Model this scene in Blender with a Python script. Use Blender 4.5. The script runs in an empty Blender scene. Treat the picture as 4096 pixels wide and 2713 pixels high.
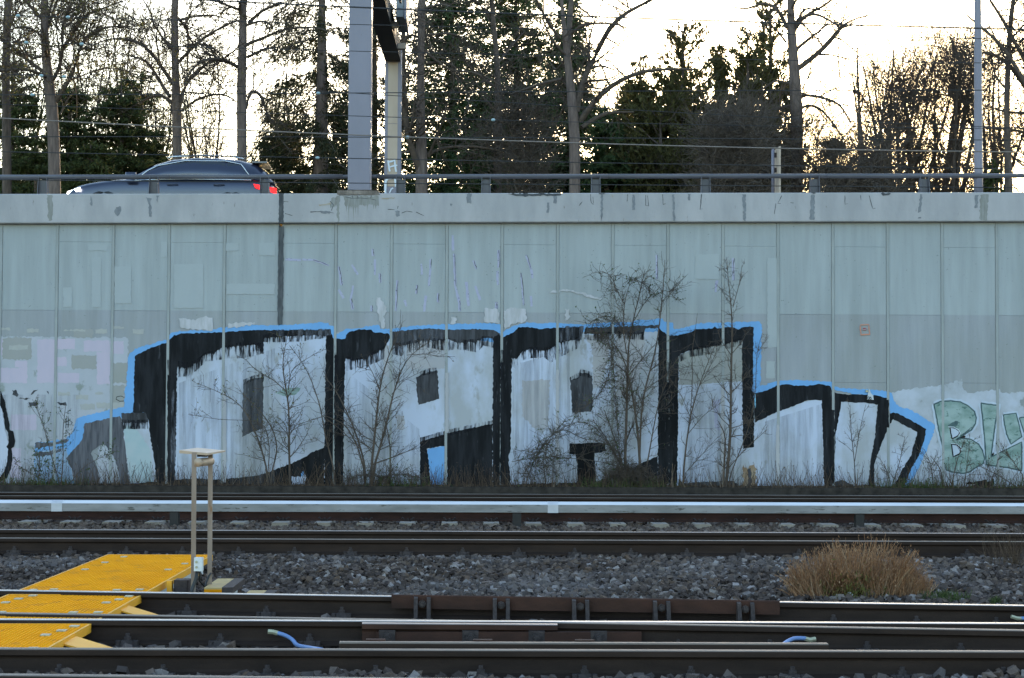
import bpy, math, random
import numpy as np
from mathutils import Matrix, Vector

# ------------------------------------------------------------------ scene, camera, sky, sun
scene = bpy.context.scene
col = scene.collection
R = math.radians
F = 7400.0                                   # focal length in photo pixels (photo 4096 x 2713)
CAM = np.array((0.0, 0.0, 1.45))             # rail heads lie at z = 0
yaw, pitch, roll = R(1.4), math.atan(286.5 / F), R(0.25)
fw = np.array((math.sin(yaw) * math.cos(pitch), math.cos(yaw) * math.cos(pitch), math.sin(pitch)))
rt = np.array((math.cos(yaw), -math.sin(yaw), 0.0))
up = np.cross(rt, fw)
rt, up = rt * math.cos(roll) + up * math.sin(roll), up * math.cos(roll) - rt * math.sin(roll)
cd = bpy.data.cameras.new('camera')
cam = bpy.data.objects.new('camera', cd)
col.objects.link(cam)
cd.sensor_width = 36.0
cd.lens = 36.0 * F / 4096.0
cd.clip_end = 3000.0
m = Matrix.Identity(4)
for i in range(3):
    m[i][0], m[i][1], m[i][2], m[i][3] = rt[i], up[i], -fw[i], CAM[i]
cam.matrix_world = m
scene.camera = cam

SUN_EL, SUN_AZ = R(7.2), R(13.5)             # behind the trees, to the right, hidden by the wall
world = bpy.data.worlds.new('World')
scene.world = world
world.use_nodes = True
wn = world.node_tree.nodes
wn.clear()
wo = wn.new('ShaderNodeOutputWorld')
bg = wn.new('ShaderNodeBackground')
sky = wn.new('ShaderNodeTexSky')
sky.sky_type = 'NISHITA'
sky.sun_disc = False
sky.sun_elevation = SUN_EL
sky.sun_rotation = SUN_AZ
sky.air_density = 1.0
sky.dust_density = 1.0
sky.ozone_density = 1.5
bg.inputs['Strength'].default_value = 0.15
world.node_tree.links.new(sky.outputs[0], bg.inputs[0])
world.node_tree.links.new(bg.outputs[0], wo.inputs[0])
sd = bpy.data.lights.new('sun', 'SUN')
sd.energy = 2.0
sd.angle = R(0.5)
sd.color = (1.0, 0.78, 0.52)
sun = bpy.data.objects.new('sun', sd)
col.objects.link(sun)
sv = Vector((math.sin(SUN_AZ) * math.cos(SUN_EL), math.cos(SUN_AZ) * math.cos(SUN_EL), math.sin(SUN_EL)))
sun.rotation_euler = sv.to_track_quat('Z', 'Y').to_euler()
sun.location = (20, 80, 30)
vs = scene.view_settings
vs.view_transform = 'Standard'
vs.look = 'None'
vs.exposure = 2.6
vs.gamma = 1.0
vs.use_curve_mapping = False
scene.cycles.max_bounces = 6
scene.cycles.caustics_reflective = False
scene.cycles.caustics_refractive = False

# ------------------------------------------------------------------ pixel helpers
def ray(u, v):
    return fw + rt * ((u - 2048.0) / F) + up * ((1356.5 - v) / F)
def on_y(u, v, y):
    d = ray(u, v)
    return CAM + d * ((y - CAM[1]) / d[1])
def on_z(u, v, z):
    d = ray(u, v)
    return CAM + d * ((z - CAM[2]) / d[2])

rng = np.random.default_rng(7)
random.seed(7)

# ------------------------------------------------------------------ materials
def nodes_of(name):
    mt = bpy.data.materials.new(name)
    mt.use_nodes = True
    nt = mt.node_tree
    return mt, nt, nt.nodes['Principled BSDF']
def pos_noise(nt, scale, stretch=(1, 1, 1), detail=6.0, rough=0.6):
    g = nt.nodes.new('ShaderNodeNewGeometry')
    mp = nt.nodes.new('ShaderNodeMapping')
    mp.inputs['Scale'].default_value = stretch
    nt.links.new(g.outputs['Position'], mp.inputs['Vector'])
    n = nt.nodes.new('ShaderNodeTexNoise')
    n.inputs['Scale'].default_value = scale
    n.inputs['Detail'].default_value = detail
    n.inputs['Roughness'].default_value = rough
    nt.links.new(mp.outputs[0], n.inputs['Vector'])
    return n
def ramp(nt, src, stops):
    r = nt.nodes.new('ShaderNodeValToRGB')
    e = r.color_ramp.elements
    while len(e) < len(stops):
        e.new(0.5)
    for k, (p, c) in enumerate(stops):
        e[k].position = p
        e[k].color = (c[0], c[1], c[2], 1) if not isinstance(c, (int, float)) else (c, c, c, 1)
    nt.links.new(src, r.inputs[0])
    return r
def mix(nt, a, b, fac, mode='MIX'):
    x = nt.nodes.new('ShaderNodeMix')
    x.data_type = 'RGBA'
    x.blend_type = mode
    for sock, val in ((x.inputs[6], a), (x.inputs[7], b)):
        if isinstance(val, tuple):
            sock.default_value = (val[0], val[1], val[2], 1)
        else:
            nt.links.new(val, sock)
    if isinstance(fac, (int, float)):
        x.inputs[0].default_value = fac
    else:
        nt.links.new(fac, x.inputs[0])
    return x.outputs[2]
def M(name, c1, c2=None, scale=6.0, rough=0.8, metal=0.0, bump=0.0, stretch=(1, 1, 1), lo=0.35, hi=0.65,
      spec=0.4, c3=None, s3=40.0, t3=0.62, bscale=None):
    mt, nt, b = nodes_of(name)
    c2 = c2 or tuple(x * 0.8 for x in c1)
    n = pos_noise(nt, scale, stretch)
    out = ramp(nt, n.outputs['Fac'], [(lo, c1), (hi, c2)]).outputs[0]
    if c3:
        n3 = pos_noise(nt, s3, stretch)
        out = mix(nt, out, c3, ramp(nt, n3.outputs['Fac'], [(t3, 0.0), (t3 + 0.06, 1.0)]).outputs[0])
    nt.links.new(out, b.inputs['Base Color'])
    b.inputs['Roughness'].default_value = rough
    b.inputs['Metallic'].default_value = metal
    b.inputs['Specular IOR Level'].default_value = spec
    if bump:
        nb = pos_noise(nt, bscale or scale * 6)
        bp = nt.nodes.new('ShaderNodeBump')
        bp.inputs['Strength'].default_value = bump
        bp.inputs['Distance'].default_value = 0.01
        nt.links.new(nb.outputs['Fac'], bp.inputs['Height'])
        nt.links.new(bp.outputs[0], b.inputs['Normal'])
    return mt
def emit(name, c, s):
    mt, nt, b = nodes_of(name)
    b.inputs['Base Color'].default_value = (*c, 1)
    b.inputs['Emission Color'].default_value = (*c, 1)
    b.inputs['Emission Strength'].default_value = s
    return mt
MT = {}
def isl(name, stops, rough=0.85, big=None):
    mt, nt, b = nodes_of(name)
    g = nt.nodes.new('ShaderNodeNewGeometry')
    out = ramp(nt, g.outputs['Random Per Island'], stops).outputs[0]
    n = pos_noise(nt, 60.0)
    out = mix(nt, out, ramp(nt, n.outputs['Fac'], [(0.3, (0.7, 0.7, 0.7)), (0.7, (1.15, 1.15, 1.15))]).outputs[0], 1.0, 'MULTIPLY')
    if big:
        nb = pos_noise(nt, big[0])
        out = mix(nt, out, big[1], ramp(nt, nb.outputs['Fac'], [(0.48, 0.0), (0.66, big[2])]).outputs[0])
    nt.links.new(out, b.inputs['Base Color'])
    b.inputs['Roughness'].default_value = rough
    b.inputs['Specular IOR Level'].default_value = 0.08
    return mt

# ------------------------------------------------------------------ mesh builder
class MB:
    def __init__(s):
        s.v, s.f, s.mi, s.n = [], [], [], 0
    def add(s, verts, faces, mi=0):
        s.v.extend(tuple(map(float, p)) for p in verts)
        for f in faces:
            s.f.append(tuple(i + s.n for i in f))
            s.mi.append(mi)
        s.n += len(verts)
        return s
    def box(s, x0, x1, y0, y1, z0, z1, mi=0, sh=0.0):
        a = [(x0, y0, z0), (x1, y0, z0 + sh), (x1, y1, z0 + sh), (x0, y1, z0), (x0, y0, z1), (x1, y0, z1 + sh), (x1, y1, z1 + sh), (x0, y1, z1)]
        return s.add(a, [(0, 3, 2, 1), (4, 5, 6, 7), (0, 1, 5, 4), (1, 2, 6, 5), (2, 3, 7, 6), (3, 0, 4, 7)], mi)
    def cbox(s, x0, x1, y0, y1, z0, z1, c, mi=0):
        # box with chamfered front and side edges (front = -y)
        o = [(x0, y1), (x0, y0 + c), (x0 + c, y0), (x1 - c, y0), (x1, y0 + c), (x1, y1)]
        vs_ = [(p[0], p[1], z0) for p in o] + [(p[0], p[1], z1) for p in o]
        n = len(o)
        fs = [(i, (i + 1) % n, (i + 1) % n + n, i + n) for i in range(n)]
        fs += [tuple(range(n - 1, -1, -1)), tuple(range(n, 2 * n))]
        return s.add(vs_, fs, mi)
    def prism(s, poly, p0, p1, mi=0, mitop=None):
        # poly: list of (dy, dz) swept from p0 to p1
        n = len(poly)
        vs_ = [(p0[0], p0[1] + a, p0[2] + b) for a, b in poly] + [(p1[0], p1[1] + a, p1[2] + b) for a, b in poly]
        for i in range(n):
            j = (i + 1) % n
            k = mi if (mitop is None or i not in mitop) else 1
            s.f.append((i + s.n, j + s.n, j + n + s.n, i + n + s.n)); s.mi.append(k)
        s.f.append(tuple(i + s.n for i in range(n - 1, -1, -1))); s.mi.append(mi)
        s.f.append(tuple(i + n + s.n for i in range(n))); s.mi.append(mi)
        s.v.extend(tuple(map(float, p)) for p in vs_)
        s.n += 2 * n
        return s
    def tube(s, pts, rad, sides=8, mi=0, caps=True):
        pts = np.asarray(pts, float)
        K = len(pts)
        rad = np.full(K, rad) if np.isscalar(rad) else np.asarray(rad, float)
        t = np.gradient(pts, axis=0)
        t /= np.linalg.norm(t, axis=1)[:, None] + 1e-9
        ref = np.array((0, 0, 1.0)) if abs(t[0][2]) < 0.9 else np.array((1.0, 0, 0))
        a = np.cross(t, ref); a /= np.linalg.norm(a, axis=1)[:, None] + 1e-9
        b = np.cross(t, a)
        ang = np.arange(sides) * 2 * math.pi / sides
        vs_ = (pts[:, None] + rad[:, None, None] * (a[:, None] * np.cos(ang)[None, :, None] + b[:, None] * np.sin(ang)[None, :, None])).reshape(-1, 3)
        fs = []
        for k in range(K - 1):
            for i in range(sides):
                j = (i + 1) % sides
                fs.append((k * sides + i, k * sides + j, (k + 1) * sides + j, (k + 1) * sides + i))
        if caps:
            fs.append(tuple(range(sides - 1, -1, -1)))
            fs.append(tuple((K - 1) * sides + i for i in range(sides)))
        return s.add(vs_, fs, mi)
    def mesh(s, name):
        me = bpy.data.meshes.new(name)
        me.from_pydata(s.v, [], s.f)
        return me
    def build(s, name, mats, parent=None, smooth=False):
        me = s.mesh(name)
        mats = mats if isinstance(mats, (list, tuple)) else [mats]
        for x in mats:
            me.materials.append(x)
        if len(mats) > 1:
            me.polygons.foreach_set('material_index', s.mi)
        if smooth:
            me.polygons.foreach_set('use_smooth', [True] * len(me.polygons))
        return link(name, me, parent)
WL = {}
def link(name, me, parent=None, loc=None, rotz=0.0):
    # parent inverse is set so that location / mesh coordinates stay in world space
    o = bpy.data.objects.new(name, me)
    col.objects.link(o)
    if loc is not None:
        o.location = tuple(map(float, loc))
    if rotz:
        o.rotation_euler = (0, 0, rotz)
    if parent is not None:
        o.parent = parent
        o.matrix_parent_inverse = Matrix.Translation(-WL.get(parent.name, Vector((0, 0, 0))))
    WL[o.name] = Vector(o.location)
    return o
def tag(o, label, cat=None, group=None, kind=None):
    if label: o['label'] = label
    if cat: o['category'] = cat
    if group: o['group'] = group
    if kind: o['kind'] = kind
    return o
def thing(name, label, cat, loc=(0, 0, 0), group=None):
    o = bpy.data.objects.new(name, None)
    o.empty_display_size = 0.2
    col.objects.link(o)
    o.location = tuple(map(float, loc))
    WL[o.name] = Vector(o.location)
    return tag(o, label, cat, group)
def np_mesh(name, verts, faces, mat, parent=None, smooth=False):
    # faces: (n,k) array, all the same size
    me = bpy.data.meshes.new(name)
    verts = np.ascontiguousarray(verts, dtype=np.float32)
    faces = np.ascontiguousarray(faces, dtype=np.int32)
    me.vertices.add(len(verts))
    me.vertices.foreach_set('co', verts.ravel())
    k = faces.shape[1]
    me.loops.add(faces.size)
    me.loops.foreach_set('vertex_index', faces.ravel())
    me.polygons.add(len(faces))
    me.polygons.foreach_set('loop_start', np.arange(len(faces), dtype=np.int32) * k)
    me.polygons.foreach_set('loop_total', np.full(len(faces), k, dtype=np.int32))
    me.polygons.foreach_set('use_smooth', np.full(len(faces), smooth, dtype=bool))
    me.update(calc_edges=True)
    me.materials.append(mat)
    return link(name, me, parent)

# ------------------------------------------------------------------ material library
MT['ground'] = M('soil', (0.055, 0.042, 0.034), (0.03, 0.024, 0.02), 3.0, 0.95, bump=0.6, spec=0.04)
MT['bed'] = M('ballast_dust', (0.06, 0.046, 0.04), (0.03, 0.024, 0.022), 25.0, 0.95, bump=1.0, spec=0.05)
MT['asphalt'] = M('asphalt', (0.055, 0.055, 0.055), (0.04, 0.04, 0.04), 4.0, 0.9, bump=0.3)
MT['verge'] = M('verge_grass', (0.05, 0.06, 0.025), (0.04, 0.035, 0.02), 2.0, 0.95, bump=0.6)
MT['stone'] = isl('ballast_stone', [(0.0, (0.034, 0.025, 0.022)), (0.25, (0.095, 0.070, 0.061)), (0.45, (0.048, 0.035, 0.031)), (0.7, (0.125, 0.094, 0.08)),
                                    (0.84, (0.105, 0.068, 0.048)), (0.955, (0.28, 0.24, 0.23)), (1.0, (0.07, 0.056, 0.053))], 0.9, (0.45, (0.2, 0.172, 0.17), 0.4))
MT['stone_brown'] = isl('dusty_ballast_stone', [(0.0, (0.06, 0.041, 0.034)), (0.3, (0.14, 0.10, 0.081)), (0.6, (0.085, 0.06, 0.05)), (0.85, (0.18, 0.134, 0.11)), (1.0, (0.08, 0.065, 0.062))])
MT['rail'] = M('rusty_rail_side', (0.036, 0.023, 0.018), (0.024, 0.0155, 0.0125), 9.0, 0.75, 0.0, 0.25, (0.25, 1, 1), spec=0.12)
MT['rail_red'] = M('red_rust_rail', (0.062, 0.03, 0.022), (0.034, 0.019, 0.015), 6.0, 0.8, 0.0, 0.3, (0.4, 1, 1), spec=0.1)
MT['shiny'] = M('polished_rail_head', (0.52, 0.47, 0.42), (0.40, 0.36, 0.32), 8.0, 0.32, 1.0, stretch=(0.1, 1, 1))
MT['semi'] = M('worn_rail_head', (0.36, 0.30, 0.26), (0.25, 0.205, 0.175), 14.0, 0.42, 0.9, stretch=(0.15, 1, 1))
MT['dull'] = M('dull_rail_head', (0.20, 0.155, 0.12), (0.14, 0.108, 0.085), 12.0, 0.55, 0.4, stretch=(0.15, 1, 1))
MT['iron'] = M('fastening_iron', (0.065, 0.05, 0.048), (0.036, 0.028, 0.027), 30.0, 0.7, 0.1, 0.3, spec=0.15)
MT['timber'] = M('sleeper_timber', (0.06, 0.045, 0.037), (0.035, 0.027, 0.023), 5.0, 0.9, bump=0.5, stretch=(6, 0.7, 6), spec=0.1)
MT['concrete_sleeper'] = M('sleeper_concrete', (0.31, 0.26, 0.22), (0.24, 0.2, 0.17), 9.0, 0.9, bump=0.3)
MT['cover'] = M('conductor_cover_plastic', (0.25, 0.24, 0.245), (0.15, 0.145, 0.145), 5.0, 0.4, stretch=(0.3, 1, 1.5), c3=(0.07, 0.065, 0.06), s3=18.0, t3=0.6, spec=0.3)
MT['cover_top'] = M('skylit_cover_top', (0.62, 0.60, 0.63), (0.54, 0.52, 0.55), 5.0, 0.22, stretch=(0.3, 1, 1), spec=0.8)  # paler than the sides: sky light on the top put into the colour
MT['collar'] = M('cover_collar_plastic', (0.47, 0.46, 0.49), (0.4, 0.39, 0.42), 9.0, 0.4)
MT['kerb'] = M('trough_concrete', (0.055, 0.046, 0.04), (0.025, 0.021, 0.019), 6.0, 0.95, bump=0.4, spec=0.04)
MT['yellow'] = M('yellow_grp_grating', (0.86, 0.33, 0.008), (0.74, 0.265, 0.008), 3.0, 0.8, stretch=(1, 0.5, 1), c3=(0.6, 0.235, 0.02), s3=5.0, t3=0.56, spec=0.0)
MT['yellow_rib'] = M('lit_rib_edge', (0.88, 0.42, 0.05), (0.8, 0.34, 0.03), 6.0, 0.7, spec=0.05)  # paler yellow paints in the light caught by the ribs
MT['yellow_plate'] = M('yellow_plate_paint', (0.78, 0.37, 0.03), (0.68, 0.31, 0.025), 4.0, 0.5, spec=0.2)
MT['yellow_dark'] = M('worn_step_grating', (0.45, 0.30, 0.10), (0.32, 0.22, 0.1), 12.0, 0.7)
MT['slot'] = M('grating_slot', (0.62, 0.22, 0.006), (0.5, 0.17, 0.006), 9.0, 0.9, spec=0.0)
MT['clip'] = M('galvanised_clip', (0.45, 0.43, 0.3), (0.3, 0.28, 0.2), 20.0, 0.5, 0.4)
MT['galv'] = M('galvanised_steel', (0.33, 0.255, 0.21), (0.23, 0.165, 0.125), 4.0, 0.65, 0.1, 0.1, (1, 1, 0.3), c3=(0.26, 0.14, 0.07), s3=7.0, t3=0.6)
MT['roofplate'] = M('tan_steel_plate', (0.46, 0.34, 0.25), (0.40, 0.29, 0.21), 6.0, 0.5, 0.1)
MT['white_box'] = M('white_box_plastic', (0.66, 0.67, 0.68), (0.55, 0.56, 0.57), 10.0, 0.4)
MT['black_cable'] = M('black_cable', (0.015, 0.015, 0.017), (0.03, 0.03, 0.03), 10.0, 0.5)
MT['blue_cable'] = M('blue_cable', (0.16, 0.25, 0.46), (0.12, 0.2, 0.4), 10.0, 0.45)
MT['grey_steel'] = M('grey_painted_steel', (0.225, 0.21, 0.255), (0.195, 0.185, 0.225), 1.6, 0.5, 0.0, 0.05, (1, 1, 0.4), c3=(0.12, 0.1, 0.085), s3=14.0, t3=0.72)
MT['grey_rail'] = M('grey_barrier_paint', (0.105, 0.10, 0.115), (0.08, 0.077, 0.088), 2.5, 0.45, 0.0, 0.1, (0.3, 1, 1))
MT['cream_steel'] = M('cream_sheet_steel', (0.47, 0.37, 0.29), (0.40, 0.31, 0.24), 2.0, 0.6, stretch=(1, 1, 0.4))
MT['beam'] = M('dark_gantry_beam', (0.022, 0.017, 0.016), (0.014, 0.012, 0.011), 5.0, 0.7)
MT['sign_grey'] = M('sign_housing_grey', (0.25, 0.26, 0.27), (0.18, 0.19, 0.2), 4.0, 0.6)
MT['plinth'] = M('stained_plinth_concrete', (0.30, 0.25, 0.215), (0.13, 0.105, 0.09), 7.0, 0.9, bump=0.6, stretch=(1, 1, 0.5))
MT['wire'] = M('wire_steel', (0.05, 0.048, 0.05), (0.035, 0.034, 0.036), 3.0, 0.6, 0.0, spec=0.2)
MT['wire_light'] = M('bright_wire', (0.22, 0.18, 0.16), (0.18, 0.15, 0.13), 3.0, 0.5, 0.2)
MT['bead'] = M('turquoise_clip', (0.32, 0.45, 0.48), (0.25, 0.36, 0.4), 9.0, 0.4)
MT['bark'] = M('grey_bark', (0.175, 0.13, 0.112), (0.095, 0.07, 0.06), 14.0, 0.95, bump=0.9, stretch=(1, 1, 0.18))
MT['bark_dark'] = M('dark_bark', (0.12, 0.088, 0.072), (0.06, 0.046, 0.038), 12.0, 0.95, bump=0.9, stretch=(1, 1, 0.2))
MT['twig'] = M('twig_bark', (0.105, 0.076, 0.058), (0.06, 0.045, 0.036), 8.0, 0.95)
MT['twig_brown'] = M('brown_twig', (0.115, 0.088, 0.068), (0.07, 0.054, 0.045), 8.0, 0.95)
def leafmat(name, stops, trans=0.25):
    mt = isl(name, stops, 0.7)
    nt = mt.node_tree
    b = nt.nodes['Principled BSDF']
    tr = nt.nodes.new('ShaderNodeBsdfTranslucent')
    mx = nt.nodes.new('ShaderNodeMixShader')
    mx.inputs[0].default_value = trans
    nt.links.new(b.inputs['Base Color'].links[0].from_socket, tr.inputs[0])
    nt.links.new(b.outputs[0], mx.inputs[1])
    nt.links.new(tr.outputs[0], mx.inputs[2])
    nt.links.new(mx.outputs[0], nt.nodes['Material Output'].inputs[0])
    return mt
MT['needle'] = leafmat('dark_green_needles', [(0, (0.04, 0.052, 0.022)), (0.5, (0.065, 0.08, 0.03)), (0.9, (0.09, 0.105, 0.04)), (1, (0.10, 0.085, 0.045))])
MT['spruce'] = leafmat('spruce_needles', [(0, (0.036, 0.042, 0.024)), (0.6, (0.06, 0.065, 0.033)), (1, (0.09, 0.075, 0.045))])
MT['thuja'] = leafmat('green_scale_leaves', [(0, (0.042, 0.062, 0.028)), (0.5, (0.065, 0.095, 0.04)), (1, (0.095, 0.125, 0.055))])
MT['yew'] = leafmat('yew_leaves', [(0, (0.05, 0.046, 0.019)), (0.5, (0.078, 0.075, 0.028)), (1, (0.12, 0.105, 0.042))])
MT['bud'] = leafmat('young_buds', [(0, (0.11, 0.11, 0.03)), (0.6, (0.16, 0.15, 0.05)), (1, (0.13, 0.09, 0.04))], 0.4)
MT['greenleaf'] = leafmat('small_green_leaves', [(0, (0.05, 0.08, 0.03)), (0.6, (0.08, 0.12, 0.04)), (1, (0.1, 0.11, 0.05))], 0.3)
MT['deadleaf'] = leafmat('dead_leaves', [(0, (0.07, 0.045, 0.03)), (1, (0.12, 0.08, 0.05))], 0.2)
MT['straw'] = isl('dry_straw', [(0, (0.24, 0.115, 0.058)), (0.5, (0.34, 0.18, 0.095)), (0.85, (0.22, 0.13, 0.08)), (1, (0.46, 0.31, 0.19))])
MT['weed'] = isl('dead_weed_stalks', [(0, (0.055, 0.037, 0.028)), (0.5, (0.11, 0.075, 0.053)), (0.9, (0.08, 0.055, 0.038)), (1, (0.24, 0.18, 0.13))])
MT['grass'] = leafmat('green_grass_blades', [(0, (0.05, 0.08, 0.025)), (0.6, (0.08, 0.11, 0.035)), (1, (0.13, 0.13, 0.05))], 0.3)

# ------------------------------------------------------------------ the setting
D = 35.4                                     # wall face
WB = 0.03                                    # soil level at the wall foot
c0, c1 = on_y(0, 776, D - 0.13), on_y(4096, 769.5, D - 0.13)
GR = (c1[2] - c0[2]) / (c1[0] - c0[0])       # the road climbs slightly to the right
def zc(x): return c0[2] + GR * (x - c0[0])   # top of the coping
XL, XR = -16.5, 17.5                         # wall built from XL to XR
def zroad(x): return zc(x) - 0.085
def sheet(name, pts, mat, kind='structure'):
    o = MB().add(pts, [tuple(range(len(pts)))]).build(name, mat)
    o['kind'] = kind
    return o
sheet('ground', [(-900, -300, -0.42), (900, -300, -0.42), (900, D + 0.3, -0.42), (-900, D + 0.3, -0.42)], MT['ground'])
sheet('ballast_bed', [(-90, 6.0, -0.235), (90, 6.0, -0.235), (90, 34.25, -0.235), (-90, 34.25, -0.235)], MT['bed'])
sheet('planting_strip', [(-90, 34.3, WB), (90, 34.3, WB), (90, D + 0.3, WB), (-90, D + 0.3, WB)], MT['ground'])
sheet('road', [(-90, D + 0.6, zroad(-90)), (90, D + 0.6, zroad(90)), (90, 47.4, zroad(90)), (-90, 47.4, zroad(-90))], MT['asphalt'])
sheet('verge', [(-900, 47.5, zroad(0) + 0.1 + GR * -90), (-90, 47.5, zroad(-90) + 0.1), (90, 47.5, zroad(90) + 0.1), (900, 47.5, zroad(90) + 0.1),
                (900, 900, zroad(0)), (-900, 900, zroad(0))], MT['verge'])
o = MB().prism([(0, 0), (0, 0.13), (0.02, 0.15), (0.16, 0.15), (0.16, 0)], (-60, 47.35, zroad(-60) - 0.03), (60, 47.35, zroad(60) - 0.03)).build('road_kerb', MT['kerb'])
o['kind'] = 'structure'
for k in range(3):
    xx = [(-60, -18), (-18, 18), (18, 60)][k]
    pass
o = MB().box(-60, 60, 34.15, 34.3, -0.3, WB + 0.012).build('cable_trough', MT['kerb'])
tag(o, 'long dark concrete cable trough edge along the foot of the painted wall', 'trough')
sheet('lane_line', [(-60, 46.8, zroad(-60) + 0.004), (60, 46.8, zroad(60) + 0.004), (60, 46.95, zroad(60) + 0.004), (-60, 46.95, zroad(-60) + 0.004)],
      M('lane_paint', (0.7, 0.7, 0.68), (0.55, 0.55, 0.53), 8.0, 0.8))

# ------------------------------------------------------------------ the retaining wall
def wallmat():
    mt, nt, b = nodes_of('painted_wall_concrete')
    g = nt.nodes.new('ShaderNodeNewGeometry')
    sx = nt.nodes.new('ShaderNodeSeparateXYZ')
    nt.links.new(g.outputs['Position'], sx.inputs[0])
    n = pos_noise(nt, 0.7, (1, 1, 0.6))
    upc = ramp(nt, n.outputs['Fac'], [(0.3, (0.362, 0.38, 0.39)), (0.7, (0.335, 0.354, 0.362))]).outputs[0]
    n2 = pos_noise(nt, 0.9, (1, 1, 0.35))
    loc = ramp(nt, n2.outputs['Fac'], [(0.35, (0.325, 0.33, 0.355)), (0.65, (0.30, 0.305, 0.305))]).outputs[0]
    ns = pos_noise(nt, 3.0)
    ad = nt.nodes.new('ShaderNodeMath'); ad.operation = 'MULTIPLY_ADD'
    nt.links.new(ns.outputs['Fac'], ad.inputs[0]); ad.inputs[1].default_value = 0.03
    nt.links.new(sx.outputs['Z'], ad.inputs[2])
    zb = on_y(2048, 1250, D)[2] + 0.015
    th = nt.nodes.new('ShaderNodeMapRange')
    th.inputs['From Min'].default_value = zb - 0.01
    th.inputs['From Max'].default_value = zb + 0.01
    nt.links.new(ad.outputs[0], th.inputs['Value'])
    out = mix(nt, loc, upc, th.outputs[0])
    sp = pos_noise(nt, 26.0, (1, 1, 1), 3.0)
    out = mix(nt, out, (0.14, 0.15, 0.13), ramp(nt, sp.outputs['Fac'], [(0.69, 0.0), (0.74, 0.85)]).outputs[0])
    st = pos_noise(nt, 5.0, (1, 1, 0.08))
    out = mix(nt, out, ramp(nt, st.outputs['Fac'], [(0.35, (0.88, 0.88, 0.87)), (0.65, (1.05, 1.05, 1.05))]).outputs[0], 1.0, 'MULTIPLY')
    nt.links.new(out, b.inputs['Base Color'])
    b.inputs['Roughness'].default_value = 0.85
    b.inputs['Specular IOR Level'].default_value = 0.25
    nb = pos_noise(nt, 30.0)
    bp = nt.nodes.new('ShaderNodeBump'); bp.inputs['Strength'].default_value = 0.25; bp.inputs['Distance'].default_value = 0.01
    nt.links.new(nb.outputs['Fac'], bp.inputs['Height']); nt.links.new(bp.outputs[0], b.inputs['Normal'])
    return mt
MT['wall'] = wallmat()
MT['seal'] = M('joint_seal', (0.335, 0.345, 0.34), (0.28, 0.29, 0.285), 6.0, 0.85, stretch=(1, 1, 0.3))
MT['coping'] = M('coping_concrete', (0.43, 0.405, 0.41), (0.345, 0.33, 0.335), 2.4, 0.85, bump=0.4, stretch=(1, 1, 0.3), c3=(0.22, 0.205, 0.19), s3=14.0, t3=0.665)
MT['core'] = M('wall_core_concrete', (0.12, 0.12, 0.11), (0.08, 0.08, 0.075), 4.0, 0.95)

wall = thing('retaining_wall', 'long pale green painted concrete retaining wall covered in graffiti with a projecting coping', 'wall', (0, D, WB))
JU = [5.6, 230, 454, 677, 899, 1123, 1344, 1567, 1788, 2009, 2231, 2451, 2672, 2892, 3112, 3331, 3550, 3768, 3986]
JX = [float(on_y(u, 950, D)[0]) for u in JU]
PW = (JX[-1] - JX[0]) / (len(JX) - 1)
JX = [JX[0] - PW * k for k in (5, 4, 3, 2, 1)] + JX + [JX[-1] + PW * k for k in (1, 2, 3, 4, 5)]
JZA = [float(on_y(2048, v, D)[2]) for v in (1252, 1800)]
JZB = [float(on_y(2048, v, D)[2]) for v in (979, 1524)]
for i in range(len(JX) - 1):
    x0, x1 = JX[i] + 0.0275, JX[i + 1] - 0.0275
    top = zc((x0 + x1) / 2) - 0.56
    lv = [WB - 0.25] + sorted(JZA if i % 2 else JZB) + [top]
    for a, b in zip(lv[:-1], lv[1:]):
        MB().cbox(x0, x1, D, D + 0.14, a + 0.0016, b - 0.0016, 0.004).build('wall_panel', MT['wall'], wall)
for i, x in enumerate(JX):
    if abs(x - on_y(1123, 950, D)[0]) < 0.02:
        continue
    MB().cbox(x - 0.0255, x + 0.0255, D - 0.017, D + 0.13, WB - 0.25, zc(x) - 0.57, 0.004).build('joint_strip', MT['seal'], wall)
MB().box(JX[0], JX[-1], D + 0.145, D + 0.6, -0.5, zc(JX[0]) - 0.6).build('wall_core', MT['core'], wall)
cop = MB().prism([(0, -0.545), (0, -0.012), (0.012, 0.0), (1.0, 0.0), (1.0, -0.56), (0.1, -0.56), (0.1, -0.575), (0.012, -0.56)],
                 (JX[0], D - 0.13, zc(JX[0])), (JX[-1], D - 0.13, zc(JX[-1]))).build('coping', MT['coping'], wall)
cop['label'] = 'pale weathered concrete coping band along the wall top'

# ---- paint: flat sheets on the wall face, each polygon its own hair-thin layer
LAY = [0.0]
PC = [100]
def rough(poly, step=7.0, amp=1.6):
    out = []
    n = len(poly)
    for i in range(n):
        p = poly[i]; q = poly[(i + 1) % n]
        dl = q[2] if len(q) > 2 else 0
        dist = math.hypot(q[0] - p[0], q[1] - p[1])
        if dl:                                # a dripping edge: comb of short vertical runs
            k = max(2, int(dist / 8))
            for j in range(k):
                t = j / k
                x = p[0] + (q[0] - p[0]) * t; y = p[1] + (q[1] - p[1]) * t
                w = (q[0] - p[0]) / k
                L = dl * 1.7 * (random.random() ** 1.9)
                b0 = random.uniform(0, dl * 0.12)
                out += [(x, y + b0), (x + w * 0.3, y + b0 + L * 0.25), (x + w * 0.5, y + L), (x + w * 0.72, y + b0 + L * 0.2)]
            continue
        k = max(1, int(dist / step))
        nx, ny = -(q[1] - p[1]) / (dist + 1e-6), (q[0] - p[0]) / (dist + 1e-6)
        for j in range(k):
            t = j / k
            a = random.uniform(-amp, amp)
            out.append((p[0] + (q[0] - p[0]) * t + nx * a, p[1] + (q[1] - p[1]) * t + ny * a))
    return out
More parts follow.
